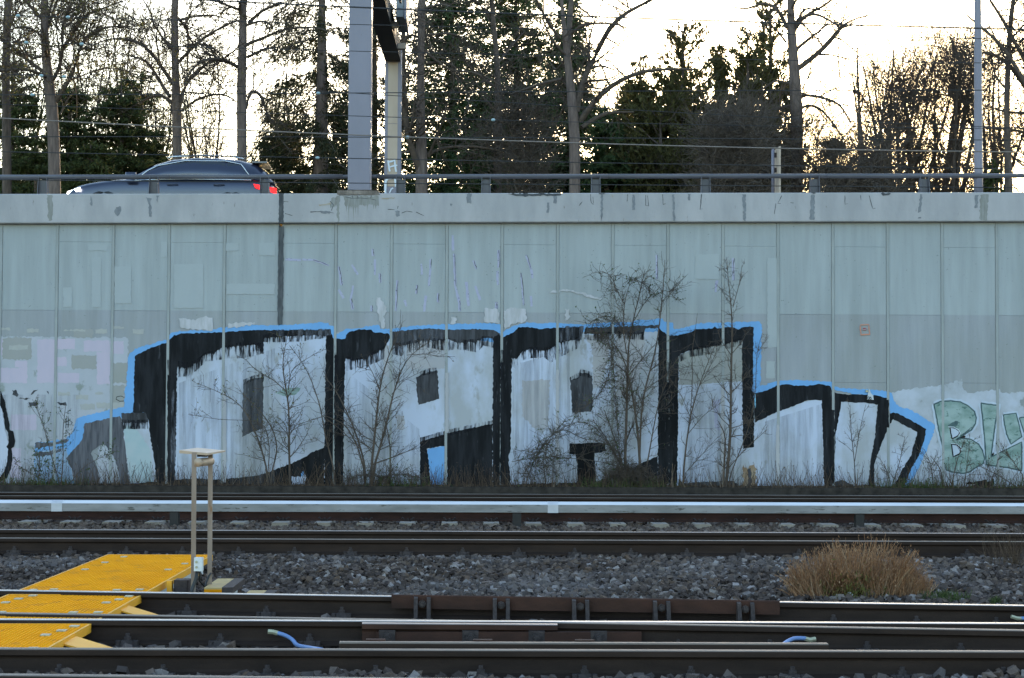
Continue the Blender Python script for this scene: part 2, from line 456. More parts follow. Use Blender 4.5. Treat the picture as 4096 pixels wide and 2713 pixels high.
def paint(name, polys, mat, label=None, amp=1.6, parent=None, yf=None, step=7.0):
    mb = MB()
    PC[0] += 1
    random.seed(PC[0])
    for P in polys:
        LAY[0] += 0.0001
        y = (D if yf is None else yf) - 0.0015 - LAY[0]
        if isinstance(P, Strip):
            n_ = len(P.L)
            j_ = lambda p: (p[0] + random.uniform(-amp, amp), p[1] + random.uniform(-amp, amp))
            mb.add([on_y(*j_(p), y) for p in P.L] + [on_y(*j_(p), y) for p in P.R], [(i, i + 1, n_ + i + 1, n_ + i) for i in range(n_ - 1)])
            continue
        Q = rough(P, step, amp) if amp else [p[:2] for p in P]
        mb.add([on_y(p[0], p[1], y) for p in Q], [tuple(range(len(Q)))])
    o = mb.build(name, mat, parent or wall)
    if label: o['label'] = label
    return o
class Strip(list):
    pass
def stroke(pts, w, w2=None):
    # polyline -> outline polygon
    w2 = w if w2 is None else w2
    fine = []
    for p, q in zip(pts[:-1], pts[1:]):
        k = max(1, int(math.hypot(q[0] - p[0], q[1] - p[1]) / 9))
        fine += [(p[0] + (q[0] - p[0]) * t / k, p[1] + (q[1] - p[1]) * t / k) for t in range(k)]
    pts = fine + [tuple(pts[-1][:2])]
    L, Rr = [], []
    n = len(pts)
    for i, p in enumerate(pts):
        a = pts[max(0, i - 1)]; b = pts[min(n - 1, i + 1)]
        dx, dy = b[0] - a[0], b[1] - a[1]
        l = math.hypot(dx, dy) + 1e-6
        ww = (w + (w2 - w) * i / max(1, n - 1)) / 2
        L.append((p[0] - dy / l * ww, p[1] + dx / l * ww)); Rr.append((p[0] + dy / l * ww, p[1] - dx / l * ww))
    s_ = Strip(L + Rr[::-1])
    s_.L, s_.R = L, Rr
    return s_
def crop(u0, v0, s):
    return lambda *ps: [(u0 + p[0] * s, v0 + p[1] * s) + tuple(p[2:]) for p in ps]
C1, C2, C3, C4 = crop(0, 750, .4645), crop(1000, 750, .4645), crop(2000, 750, .4645), crop(3000, 750, .4628)
C5, C6, C7, C8 = crop(0, 1300, .4645), crop(1000, 1300, .4645), crop(2000, 1300, .4645), crop(3000, 1300, .4628)
CB = crop(3650, 1500, .3188)
def rects(C, L):
    return [C((a, b), (c, b), (c, d), (a, d)) for a, b, c, d in L]

P_WHITE = M('white_wall_paint', (0.48, 0.51, 0.62), (0.36, 0.365, 0.385), 1.1, 0.85, stretch=(1, 1, 0.5), lo=0.42, hi=0.6, c3=(0.32, 0.32, 0.325), s3=2.6, t3=0.6)
def fuzz(name, c, sx, sz, lo, hi, top=1.0):
    # dry roller paint: streaky partial cover, the wall shows between the streaks
    mt = M(name, c, tuple(x * 1.6 for x in c), 4.0, 0.75, stretch=(3, 1, 0.4), spec=0.1)
    nt = mt.node_tree
    n = pos_noise(nt, 1.0, (sx, 1, sz), 5.0, 0.65)
    al = ramp(nt, n.outputs['Fac'], [(lo, 0.0), (hi, top)]).outputs[0]
    nt.links.new(al, nt.nodes['Principled BSDF'].inputs['Alpha'])
    return mt
P_FUZZ = fuzz('dry_black_roller', (0.012, 0.012, 0.015), 24.0, 3.0, 0.43, 0.64)
P_WFUZZ = fuzz('dry_grey_roller', (0.075, 0.077, 0.09), 16.0, 2.0, 0.44, 0.62)
P_DIRT = fuzz('rain_dirt', (0.2, 0.2, 0.215), 9.0, 0.5, 0.42, 0.8, 0.5)
P_GREYISH = M('greyish_thin_paint', (0.37, 0.36, 0.38), (0.41, 0.39, 0.40), 2.0, 0.85, stretch=(1, 1, 0.4))
P_TAN = M('grey_green_patch', (0.30, 0.295, 0.275), (0.32, 0.31, 0.30), 2.0, 0.85)
P_BLACK = M('black_roller_paint', (0.007, 0.0075, 0.009), (0.019, 0.0195, 0.023), 3.0, 0.7, stretch=(2.4, 1, 0.35), lo=0.42, hi=0.62, c3=(0.05, 0.052, 0.06), s3=9.0, t3=0.64, spec=0.12)
P_BLACK2 = M('thin_black_paint', (0.013, 0.013, 0.016), (0.055, 0.055, 0.065), 4.0, 0.7, stretch=(3.0, 1, 0.35), lo=0.4, hi=0.62, c3=(0.18, 0.185, 0.2), s3=10.0, t3=0.66)
P_PURPLE = M('purple_grey_paint', (0.12, 0.115, 0.13), (0.055, 0.055, 0.065), 6.0, 0.8, stretch=(3, 1, 0.3), lo=0.42, hi=0.62)
P_BLUE = M('sky_blue_paint', (0.16, 0.36, 0.66), (0.145, 0.32, 0.58), 3.0, 0.75, stretch=(1, 1, 0.5))
P_PALEBLUE = M('pale_blue_paint', (0.29, 0.38, 0.50), (0.24, 0.33, 0.46), 2.5, 0.8, stretch=(2, 1, 0.4))
P_PINK = M('lavender_pink_paint', (0.50, 0.42, 0.50), (0.46, 0.40, 0.48), 4.0, 0.85, stretch=(1, 1, 0.4))
P_LAV = M('lavender_patch', (0.36, 0.35, 0.47), (0.40, 0.39, 0.50), 9.0, 0.85, c3=(0.12, 0.125, 0.14), s3=22.0, t3=0.6)
P_LBASE = M('pale_washed_paint', (0.43, 0.425, 0.47), (0.37, 0.375, 0.405), 1.3, 0.85, stretch=(1, 1, 0.8), c3=(0.25, 0.27, 0.25), s3=3.0, t3=0.6)
P_GREEN = M('green_letter_paint', (0.17, 0.25, 0.22), (0.30, 0.375, 0.36), 3.2, 0.8, stretch=(1, 1, 1.6), lo=0.38, hi=0.6, c3=(0.09, 0.16, 0.14), s3=9.0, t3=0.6)
P_DKGREEN = M('dark_green_outline', (0.04, 0.075, 0.085), (0.08, 0.125, 0.125), 8.0, 0.8)
P_CRACK = M('dark_crack_stain', (0.075, 0.075, 0.078), (0.15, 0.15, 0.15), 9.0, 0.9)
P_STAIN = M('grey_run_stain', (0.22, 0.21, 0.19), (0.30, 0.295, 0.28), 9.0, 0.9, stretch=(3, 1, 0.4))
P_BARE = M('bare_concrete_patch', (0.24, 0.245, 0.26), (0.17, 0.175, 0.19), 12.0, 0.9)
P_TAR = M('tar_joint', (0.045, 0.048, 0.055), (0.1, 0.105, 0.11), 10.0, 0.8, stretch=(2, 1, 0.4))
P_ORANGE = M('orange_marker', (0.55, 0.22, 0.14), (0.45, 0.25, 0.2), 10.0, 0.8)
P_RUST = M('rust_run', (0.20, 0.09, 0.035), (0.34, 0.26, 0.18), 5.0, 0.9, stretch=(2, 1, 0.5))
P_CREAM = M('pale_cream_patch', (0.40, 0.385, 0.36), (0.36, 0.35, 0.34), 6.0, 0.85)
P_RED = M('red_plate', (0.32, 0.05, 0.07), (0.28, 0.05, 0.06), 9.0, 0.6)
P_RUSTY = M('pale_rust_run', (0.36, 0.28, 0.2), (0.40, 0.36, 0.31), 8.0, 0.9)

# washed pale band at the left and right ends
paint('paint_wash', [C5((0, 100), (1110, 110), (1080, 560), (1040, 720), (720, 850), (680, 1000), (620, 1400), (0, 1400))], P_LBASE, 'washed-out pale overpaint on the left wall panels', 4)
paint('paint_wash', [C8((1200, 600), (1280, 570), (1400, 550), (1650, 525), (1740, 500), (1800, 480), (1830, 465), (1850, 560), (1900, 590), (2000, 570), (2140, 555), (2200, 590), (2368, 580),
                        (2368, 1440), (1300, 1440))], M('patchy_white_wash', (0.46, 0.475, 0.54), (0.37, 0.38, 0.41), 2.0, 0.85, lo=0.4, hi=0.6, c3=(0.26, 0.27, 0.27), s3=4.0, t3=0.63), 'patchy white wash behind green letters', 5)
paint('paint_patch', rects(C5, [(320, 125, 475, 500), (490, 120, 645, 210), (490, 280, 575, 355), (0, 370, 235, 500), (130, 310, 235, 368), (495, 415, 680, 500), (720, 135, 945, 230),
                                (835, 232, 945, 510), (950, 140, 1065, 250), (95, 770, 315, 905), (85, 1060, 180, 1320), (0, 120, 25, 260)]), P_PINK, 'faded lavender pink letter patches', 2.5)
paint('paint_patch', rects(C5, [(25, 110, 270, 300), (620, 260, 830, 380), (960, 330, 1095, 500), (950, 520, 1070, 700), (630, 40, 800, 110)]), P_TAN, None, 4)
paint('paint_patch', rects(C5, [(550, 40, 735, 55), (820, 35, 925, 75), (1140, 35, 1235, 75), (975, 15, 1065, 35), (10, 25, 90, 45), (230, 35, 330, 65), (80, 175, 240, 215), (500, 580, 605, 610), (650, 605, 760, 640),
                                (820, 580, 890, 600), (690, 680, 820, 730), (830, 670, 1070, 715)]), P_CREAM, None, 3)
paint('paint_mark', [C5((105, 560), (150, 565), (155, 600), (145, 625), (110, 600)), C5((290, 565), (330, 560), (300, 580), (265, 605)), C5((160, 632), (260, 630), (230, 642)), C5((245, 665), (330, 670), (310, 695), (265, 705)),
                     C5((490, 670), (570, 662), (575, 695), (520, 690)), C5((400, 570), (420, 575), (415, 600)), C5((465, 710), (480, 705), (475, 740))], P_BLACK2, 'small black brush marks', 3)
paint('paint_mark', [stroke(C5((1070, 625), (1040, 612), (1005, 620), (1000, 640), (1030, 658), (1068, 655)), 2.5), stroke(C5((570, 800), (568, 860), (566, 890)), 2.5), stroke(C5((590, 800), (588, 860), (586, 885)), 2.5),
                     stroke(C5((560, 840), (600, 822), (622, 840), (610, 862), (570, 858)), 2.5), stroke(C5((625, 862), (632, 864)), 3), stroke(C5((640, 862), (646, 864)), 3)], P_BLACK, 'thin black scribbled tag', 0.3)
# white fill of the big letters
paint('letter_fill', [C5((1060, 830), (1270, 800), (1500, 300), (1560, 250), (1900, 130), (2100, 95)) + C6((0, 80), (650, 60), (1200, 90), (2100, 80)) + C7((100, 120), (480, 90), (720, 40), (1370, 10), (1540, 160), (2090, 100), (2100, 760))
      + C8((30, 820), (240, 740), (400, 680), (620, 625), (800, 650), (1100, 670), (1230, 800), (1460, 920), (1400, 1130), (1290, 1420)) + C5((1060, 1420))], P_WHITE, 'white roller paint filling the giant letters', 2)
paint('paint_patch', rects(C6, [(1350, 140, 1680, 380), (1150, 180, 1200, 440), (1260, 780, 1330, 900), (660, 0, 661, 1)]) + [C7((190, 480), (430, 470), (425, 560), (415, 880), (300, 900), (190, 780)),
      C7((720, 80), (940, 90), (940, 300), (860, 520), (800, 560), (795, 200)), C7((1000, 70), (1240, 80), (1240, 300), (1190, 470), (1000, 640))], P_GREYISH, 'greyish thin patches in the white letters', 4)
paint('paint_patch', [C7((1540, 260), (1660, 215), (1930, 160), (2090, 130), (2090, 490), (1960, 490), (1800, 500), (1690, 510), (1540, 520))], P_TAN, 'bare grey-green area inside the last tall letter', 3)
paint('paint_patch', [C5((1060, 870), (1130, 860), (1200, 930), (1290, 1060), (1320, 1360), (1120, 1360))], M('faint_teal_fill', (0.34, 0.42, 0.44), (0.42, 0.46, 0.47), 3.0, 0.85), None, 3)
paint('paint_patch', [C5((850, 1050), (930, 1020), (980, 1130), (1010, 1240), (1030, 1360), (850, 1370), (840, 1200))], P_LBASE, None, 3)
paint('paint_patch', [C7((1840, 650), (1900, 640), (1870, 760), (1900, 920), (1850, 880))], P_LAV, None, 3)
paint('paint_patch', [C6((215, 590), (300, 545), (440, 540), (400, 600), (300, 615))], P_GREEN, 'small green smear inside the first letter', 2)
# sky blue outline
paint('blue_outline', [C5((300, 1015), (560, 985), (620, 930), (660, 800), (800, 765), (940, 730), (1075, 705), (1070, 560), (1090, 520), (1100, 300), (1112, 250), (1165, 205), (1300, 165), (1445, 120), (1470, 65), (1580, 50),
      (1780, 45), (1920, 25), (2100, 0)) + C2((0, 1175), (120, 1190), (240, 1185), (440, 1175), (560, 1165), (675, 1165), (680, 1190), (720, 1190), (745, 1262), (830, 1215), (930, 1215), (1000, 1195), (1110, 1185),
      (1120, 1215), (1215, 1222), (1330, 1200), (1560, 1185), (1700, 1180), (1900, 1175), (2000, 1165), (2160, 1180), (2168, 1240)) + C3((30, 1240), (110, 1190), (230, 1165), (440, 1168), (500, 1170), (730, 1180), (900, 1165),
      (1130, 1160), (1180, 1145), (1400, 1128), (1405, 1150), (1485, 1165), (1500, 1222), (1640, 1195), (1700, 1170), (2000, 1160), (2180, 1155), (2240, 1155), (2255, 1200), (2250, 1400)) + C7((2250, 300), (2240, 520), (2300, 515))
      + C8((150, 505), (250, 480), (400, 478), (560, 485), (710, 490), (740, 540), (960, 555), (1060, 560), (1190, 575), (1230, 590), (1260, 690), (1400, 740), (1600, 865), (1590, 930), (1500, 1150), (1430, 1290), (1345, 1430),
      (1270, 1430), (1470, 1000), (1450, 880), (1230, 790), (1150, 640), (700, 560), (500, 540), (200, 580), (40, 640)) + C7((2140, 640), (2140, 100), (1800, 120), (1500, 170), (1380, 60), (700, 60), (300, 60), (40, 200))
      + C6((2140, 160), (1700, 80), (1200, 130), (760, 200), (670, 90), (0, 90)) + C5((2000, 120), (1560, 140), (1250, 300), (1220, 500), (1240, 760), (1040, 800), (760, 860), (720, 1000), (600, 1180), (640, 1400), (300, 1400))], P_BLUE,
      'sky blue outline painted round the giant letters', 3.0)
paint('blue_patch', [C6((1525, 1070), (1600, 1055), (1670, 1045), (1690, 1080), (1697, 1390), (1560, 1390), (1540, 1200))], P_BLUE, None, 2.5)
BLUEP = paint('blue_patch', [C5((300, 1100), (420, 1080), (570, 1060), (600, 1180), (640, 1400), (300, 1400))], P_PALEBLUE, 'pale blue washed block at the left end of the lettering', 3)
paint('paint_mark', [C5((300, 1015), (460, 1010), (600, 980), (580, 1010), (460, 1040), (305, 1065)), C5((300, 1100), (450, 1085), (560, 1060), (500, 1100), (380, 1130), (300, 1135))], P_PURPLE, None, 3)
# purple grey arch and black lettering
paint('grey_arch', [C5((725, 850), (880, 815), (1030, 785), (1065, 870), (1070, 1000), (1095, 1200), (1118, 1370), (1040, 1375), (1010, 1220), (985, 1140), (940, 1090), (900, 1020), (850, 1045), (800, 1080), (780, 1110), (830, 1210),
      (850, 1300), (850, 1385), (660, 1395), (620, 1250), (570, 1150), (690, 1010), (715, 960))], P_PURPLE, 'purple grey arch at the left end of the lettering', 2.5)
paint('black_drip', [C5((1045, 760), (1275, 750), (1275, 835), (1050, 840, 26))], P_BLACK2, None, 2)
paint('black_letter', [C5((1165, 270), (1180, 255), (1300, 195), (1440, 150), (1500, 90), (1560, 75), (1780, 68), (1930, 62), (2040, 55), (2080, 48)) + C6((0, 45), (300, 45), (690, 40), (705, 90), (655, 90), (560, 85, 14), (280, 97, 16), (125, 108, 20),
      (115, 185)) + C5((2270, 180), (2180, 165, 30), (1950, 190, 34), (1900, 200), (1850, 240, 20), (1770, 250, 24), (1700, 320, 34), (1620, 360, 50), (1535, 360, 46), (1525, 365), (1522, 600), (1520, 700), (1505, 1375), (1350, 1375), (1330, 1180),
      (1300, 990), (1272, 800), (1250, 758), (1145, 755), (1150, 680), (1158, 350))], P_BLACK, 'tall black left column and top bar of the first giant letter', 2.2)
paint('black_letter', [C6((655, 85), (690, 45), (722, 120), (820, 120), (830, 90), (850, 60), (940, 40), (1050, 40), (1060, 62), (1120, 65), (1200, 78), (1205, 110), (1160, 200), (1030, 262, 28), (1010, 290), (860, 300, 36), (820, 290), (815, 500), (805, 1000),
      (805, 1395), (640, 1395), (640, 1050), (648, 500))], P_BLACK, 'thick black bar between the first and second giant letters', 2.2)
paint('black_letter', [C6((640, 1050), (600, 1070), (520, 1100), (505, 1120), (410, 1165), (360, 1190), (230, 1240), (160, 1270), (50, 1300)) + C5((2100, 1312), (1900, 1330), (1640, 1325), (1520, 1330), (1300, 1350), (1110, 1375), (1110, 1420))
      + C6((640, 1420))], P_BLACK, 'black wedge and foot under the first letter', 2.2)
paint('black_letter', [C6((1205, 62), (1300, 50), (1560, 30), (1700, 42), (1900, 35), (2100, 42), (2150, 75), (2150, 112), (2095, 118), (2010, 112), (1950, 145, 18), (1780, 148, 34), (1705, 122), (1690, 126), (1500, 130, 40), (1400, 150, 36), (1290, 180, 30), (1215, 178))],
      P_BLACK2, 'streaky black top bar of the second giant letter', 2.2)
paint('black_letter', [C6((2092, 110), (2140, 80), (2180, 105), (2260, 70), (2310, 22), (2368, 20)) + C7((260, 20), (350, 35), (480, 25), (600, 18), (720, 15), (715, 70), (690, 120), (600, 130, 40), (520, 150, 24), (440, 200, 26), (380, 215, 26), (260, 205, 38), (190, 230, 22), (150, 285),
      (100, 285, 14), (100, 350), (97, 700), (90, 1100), (72, 1120), (95, 1395)) + C6((2090, 1395), (2088, 860), (2093, 500))], P_BLACK, 'thick black bar and top of the third giant letter', 2.2)
paint('black_letter', [C6((1465, 1005), (1600, 965), (1700, 932), (1900, 890), (2087, 850), (2090, 1395), (1700, 1395), (1695, 1080), (1672, 1044), (1600, 1052), (1523, 1068), (1540, 1200), (1556, 1395), (1465, 1395))], P_BLACK, 'black lower wedge of the second giant letter', 2.2)
paint('black_letter', [C6((1430, 455), (1480, 425), (1550, 402), (1615, 390), (1628, 635), (1560, 655), (1450, 690), (1437, 600))], P_BLACK2, 'black square eye of the second giant letter', 2.2)
paint('black_letter', [C5((2095, 500), (2180, 460), (2270, 450), (2262, 890), (2170, 925), (2085, 965), (2090, 700))], P_BLACK2, 'black slanted eye of the first giant letter', 2.0)
paint('black_letter', [C7((603, 478), (680, 445), (690, 412), (750, 415), (795, 440), (797, 720), (780, 745), (620, 757), (615, 600))], P_BLACK2, 'dark grey square eye of the third giant letter', 2.5)
paint('black_letter', [C7((600, 1020), (700, 1025), (730, 1015), (900, 1015), (915, 1085), (870, 1100), (815, 1105), (820, 1250), (832, 1395), (668, 1395), (665, 1200), (650, 1115), (600, 1115))], P_BLACK, 'black T shape at the foot of the third giant letter', 2.0)
paint('black_letter', [C7((722, 75), (740, 22), (950, 20), (1250, 5), (1372, 0), (1365, 28), (1255, 30), (1240, 78), (1000, 70, 22), (870, 82, 20))], P_BLACK2, None, 2.5)
paint('black_letter', [C7((1363, 20), (1390, 45), (1450, 90), (1530, 90), (1640, 60), (1690, 35), (1830, 30), (1850, 12), (1870, 28), (1990, 20), (2050, 38), (2100, 15), (2182, 18), (2180, 500), (2170, 560), (2188, 590), (2187, 1050), (2095, 1070), (2085, 600), (2085, 130), (1930, 165, 12),
      (1800, 190, 12), (1660, 215, 14), (1560, 248), (1537, 275), (1535, 700), (1525, 1395), (1360, 1395), (1360, 1000), (1365, 300))], P_BLACK, 'tall black frame of the last tall giant letter', 2.2)
paint('black_letter', [C7((1360, 1130), (1280, 1165), (1180, 1210), (1000, 1290), (830, 1350), (560, 1360), (300, 1365), (100, 1372), (100, 1420), (1360, 1420))], P_BLACK, 'black wedge under the third giant letter', 2.5)
paint('black_letter', [C7((1535, 1330), (1600, 1362), (1800, 1350), (1900, 1345), (2000, 1340), (2060, 1380), (2300, 1390)) + C8((300, 1385), (500, 1405), (640, 1395), (800, 1340), (900, 1390), (1020, 1380), (1150, 1410), (1150, 1430)) + C7((1535, 1420))], P_BLACK2, 'dark foot line under the last letters', 2.5)
paint('black_letter', [C8((40, 590), (140, 570), (240, 520), (330, 515), (400, 525), (500, 525), (610, 510), (690, 530), (720, 580), (790, 600), (1000, 605), (1110, 610), (1190, 635), (1195, 770), (1240, 755), (1300, 775), (1420, 840), (1520, 900), (1520, 950), (1460, 1130), (1380, 1270),
      (1330, 1410), (1240, 1415), (1300, 1280), (1390, 1130), (1440, 960), (1445, 925), (1300, 850), (1235, 815), (1190, 900), (1130, 1050), (1075, 1200), (1075, 1415), (1020, 1415), (1040, 1200), (1080, 960), (1105, 690), (1000, 675), (790, 665), (770, 780), (740, 950),
      (722, 1405), (640, 1405), (635, 1150), (620, 655), (560, 645), (500, 650), (340, 715), (240, 750), (40, 845))], P_BLACK, 'low black arched outline trailing off the last giant letter', 2.0)
# dry roller fringes under the black bars, streaks and grime
def fringe(Cf, *pts, w=26):
    a_ = Cf(*pts)
    return [(p[0], p[1] - 8) for p in a_] + [(p[0], p[1] + w * random.uniform(.6, 1.3)) for p in a_[::-1]]
FR = [fringe(C5, (1535, 330), (1620, 340), (1700, 310), (1770, 250), (1850, 235), (1950, 190), (2100, 165), (2270, 175), w=44), fringe(C6, (0, 150), (60, 165), (110, 170), w=34), fringe(C6, (110, 100), (280, 92), (450, 88), (650, 85), w=20),
      fringe(C6, (830, 290), (920, 300), (1010, 285), (1030, 262), (1160, 195), w=40), fringe(C6, (1215, 170), (1300, 175), (1400, 148), (1500, 130), (1690, 124), w=40), fringe(C6, (1705, 122), (1780, 146), (1950, 142), (2010, 112), (2090, 116), w=40),
      fringe(C7, (100, 280), (150, 280), (190, 230), (260, 205), (380, 215), (440, 200), (520, 150), (600, 130), (690, 118), w=46), fringe(C7, (722, 72), (870, 80), (1000, 70), (1240, 76), w=26), fringe(C7, (1540, 268), (1660, 213), (1800, 188), (1930, 163), (2085, 128), w=24),
      fringe(C5, (1050, 830), (1160, 838), (1275, 830), w=40)]
paint('dry_roller_fringe', FR, P_FUZZ, 'dry streaky black roller fringes under the letter bars', 1.5)
paint('dry_roller_fringe', [C6((230, 40), (690, 36), (705, 90), (560, 90), (280, 100), (230, 100)), C6((1410, 40), (1700, 40), (1700, 120), (1500, 130), (1410, 140)), C7((500, 10), (720, 10), (700, 130), (600, 135), (500, 150)),
      C5((1450, 560), (1525, 560), (1510, 1360), (1440, 1360))], P_WFUZZ, None, 2)
paint('dry_roller_fringe', [fringe(C6, (1430, 440), (1480, 412), (1550, 390), (1618, 380), w=14), fringe(C5, (2095, 488), (2180, 450), (2270, 440), w=14), fringe(C7, (603, 465), (680, 430), (690, 402), (750, 405), (797, 430), w=16), fringe(C6, (1465, 990), (1600, 950), (1700, 920), (1900, 878), (2087, 838), w=14)], P_FUZZ, None, 2)
paint('grime', [C5((1540, 500), (2368, 200), (2368, 1390), (1540, 1390)), C6((830, 400), (1460, 900), (1460, 1390), (830, 1390)), C7((110, 350), (600, 200), (600, 1390), (110, 1390)), C7((1545, 540), (2080, 530), (2080, 1390), (1545, 1390)), C8((50, 860), (630, 680), (630, 1400), (50, 1400)),
      C5((0, 600), (700, 600), (600, 1390), (0, 1390))], P_DIRT, 'faint rain-washed grime streaks over the lettering', 0)
# bubble at the far left, green letters at the far right
paint('bubble_fill', [C5((-160, 560), (0, 600), (10, 690), (45, 900), (70, 1020), (70, 1150), (20, 1320), (-160, 1330))], M('bubble_white', (0.5, 0.51, 0.60), (0.47, 0.48, 0.56), 2.0, 0.85), 'white bubble letter edge', 2)
paint('bubble_outline', [C5((-30, 500), (0, 560), (40, 650), (45, 680), (80, 850), (85, 905), (115, 915), (130, 1000), (120, 1050), (100, 1065), (108, 1150), (92, 1240), (60, 1320), (20, 1340), (-40, 1345), (-40, 1310), (0, 1310), (40, 1250), (60, 1180), (70, 1070), (55, 1050), (75, 1010), (70, 930),
      (40, 880), (30, 760), (5, 700), (-30, 640))], P_BLACK, 'rounded black bubble outline', 1.2)
BO = CB((270, 370), (350, 335), (480, 325), (600, 340), (700, 390), (780, 460), (802, 540), (790, 610), (740, 690), (660, 740), (540, 815), (640, 795), (740, 810), (830, 870), (880, 950), (902, 1050), (890, 1110), (800, 1160), (720, 1215), (640, 1235), (500, 1220), (420, 1190),
        (395, 1110), (380, 900), (330, 700), (300, 530))
LO = CB((860, 355), (1080, 385), (1040, 600), (985, 1030), (1130, 960), (1370, 840), (1372, 1205), (1180, 1160), (925, 1130), (905, 800), (880, 560))
IO = CB((1140, 500), (1300, 480), (1340, 640), (1370, 775), (1235, 870), (1180, 740), (1155, 620))
EO = CB((1340, 540), (1500, 520), (1520, 700), (1400, 720))
halo = M('pale_halo_spray', (0.47, 0.52, 0.60), (0.43, 0.47, 0.54), 4.0, 0.85)
paint('letter_halo', [stroke(BO + [BO[0]], 22), stroke(LO + [LO[0]], 20), stroke(IO + [IO[0]], 18)], halo, None, 2)
paint('green_letter', [BO], P_GREEN, 'green spray letter B', 1.0)
paint('green_letter', [LO], P_GREEN, 'green spray letter L with a sloping foot', 1.0)
paint('green_letter', [IO, EO], P_GREEN, 'small green slanted block letter', 1.0)
paint('letter_outline', [stroke(BO + [BO[0]], 5.5)], P_DKGREEN, None, 0.8)
paint('letter_outline', [stroke(LO + [LO[0]], 5.5)], P_DKGREEN, None, 0.8)
paint('letter_outline', [stroke(IO + [IO[0]], 5.0), stroke(EO + [EO[0]], 5)], P_DKGREEN, None, 0.8)
paint('letter_shade', [CB((440, 640), (500, 600), (540, 575), (575, 585), (560, 640), (480, 655)), stroke(CB((600, 770), (680, 715), (750, 650)), 6, 3), stroke(CB((600, 1015), (650, 1050)), 6, 3)], P_DKGREEN, None, 1.5)
BH1, BH2 = CB((470, 655), (540, 668), (590, 710), (585, 745), (560, 770), (500, 800), (480, 730)), CB((490, 868), (560, 880), (608, 930), (605, 965), (590, 990), (510, 1030), (500, 950))
paint('letter_eye', [BH1, BH2], halo, None, 0.6)
paint('letter_outline', [stroke(BH1 + [BH1[0]], 5), stroke(BH2 + [BH2[0]], 5)], P_BLACK, None, 0.5)
paint('letter_highlight', [stroke(CB((450, 652), (520, 655), (580, 690), (600, 730), (580, 765)), 2.5), stroke(CB((485, 860), (560, 868), (610, 910), (620, 950)), 2.2)], M('white_highlight', (0.6, 0.64, 0.68), (0.6, 0.64, 0.68), 3.0, 0.8), None, 0.3)
paint('paint_mark', [CB((680, 1350), (820, 1330), (900, 1305), (930, 1310), (940, 1340), (990, 1340), (995, 1295), (1030, 1300), (1030, 1365), (1000, 1400), (880, 1420), (820, 1440), (760, 1455), (715, 1410), (790, 1375), (690, 1372))], P_BLACK, 'black smudge below the green letters', 4)
paint('rust_stain', [C7((2095, 1210), (2130, 1240), (2190, 1190), (2205, 1260), (2200, 1400), (2095, 1400))], P_RUST, 'orange rust stain at the wall foot', 5)
paint('rust_stain', [C7((2135, 1240), (2165, 1230), (2168, 1400), (2130, 1400))], P_BLACK2, None, 4)
paint('blue_drip', [C7((2190, 590), (2200, 592), (2203, 700), (2196, 720))], M('bright_blue_drip', (0.2, 0.5, 0.7), (0.2, 0.45, 0.65), 3.0, 0.7), None, 0.8)
paint('blue_patch', [C6((440, 1280), (455, 1258), (470, 1300), (440, 1310))], P_BLUE, None, 1)
paint('white_drip', [C6((360, 1300), (430, 1310), (470, 1290), (490, 1310), (470, 1350), (455, 1400), (365, 1405))], P_WHITE, None, 3)
# white smears over the grey band
paint('white_smear', [C2((1085, 945), (1120, 950), (1165, 1020), (1175, 1065), (1150, 1110), (1165, 1200), (1135, 1215), (1105, 1090)), C3((30, 1060), (110, 1035), (220, 1050), (230, 1160), (120, 1170), (40, 1230)), C3((560, 1050), (600, 1045), (600, 1130), (560, 1150)),
      C1((1540, 1135), (1600, 1130), (1680, 1140), (1760, 1110), (1835, 1120), (1830, 1235), (1560, 1210)), C1((1960, 1170), (2190, 1160), (2200, 1180), (1960, 1215)), C2((2020, 1040), (2140, 1050), (2150, 1170), (2020, 1160)),
      C2((1730, 1120), (1775, 1125), (1775, 1175), (1730, 1175)), stroke(C3((435, 905), (500, 890), (600, 892), (690, 905), (770, 935), (870, 965)), 7)], M('thin_white_smear', (0.50, 0.48, 0.51), (0.40, 0.39, 0.40), 6.0, 0.85, stretch=(2, 1, 0.4), lo=0.4, hi=0.6), 'thin white smears above the lettering', 4)
# lavender patched cracks on the upper panels
LAY[0] = 0.0
LV = [C2(p, q) for p, q in [((765, 680), (790, 840)), ((875, 665), (930, 750)), ((1055, 530), (1062, 590)), ((1075, 620), (1075, 755)), ((1118, 740), (1122, 820)), ((890, 845), (868, 960)), ((868, 960), (885, 1050)), ((765, 880), (805, 955)), ((1268, 800), (1255, 1065)), ((1475, 655), (1482, 750)),
      ((1555, 615), (1552, 695)), ((1552, 700), (1540, 850)), ((1440, 840), (1430, 915)), ((1515, 930), (1500, 1070)), ((1618, 910), (1620, 990)), ((1330, 970), (1348, 1025)), ((1048, 1018), (1048, 1065)), ((1745, 410), (1750, 545)), ((1758, 570), (1768, 850)), ((1768, 850), (1800, 980)), ((1803, 980), (1805, 1065)),
      ((1863, 815), (1882, 1020)), ((1925, 630), (1948, 705)), ((1940, 850), (1982, 970)), ((2140, 540), (2142, 690)), ((2130, 720), (2135, 840)), ((2125, 985), (2120, 1070)), ((450, 620), (540, 625)), ((540, 622), (680, 672)), ((305, 620), (440, 625))]]
LV += [C3(p, q) for p, q in [((225, 580), (265, 700)), ((270, 705), (280, 785)), ((180, 740), (205, 1015)), ((265, 935), (272, 1025)), ((1350, 580), (1350, 790)), ((1700, 622), (1800, 615)), ((1860, 575), (1870, 770)), ((1870, 800), (1855, 900)), ((2010, 610), (2010, 800))]]
paint('patched_crack', [stroke(p, random.uniform(7, 12), random.uniform(7, 12)) for p in LV], P_LAV, 'lavender grey filler strips over cracks in the upper panels', 1.2)
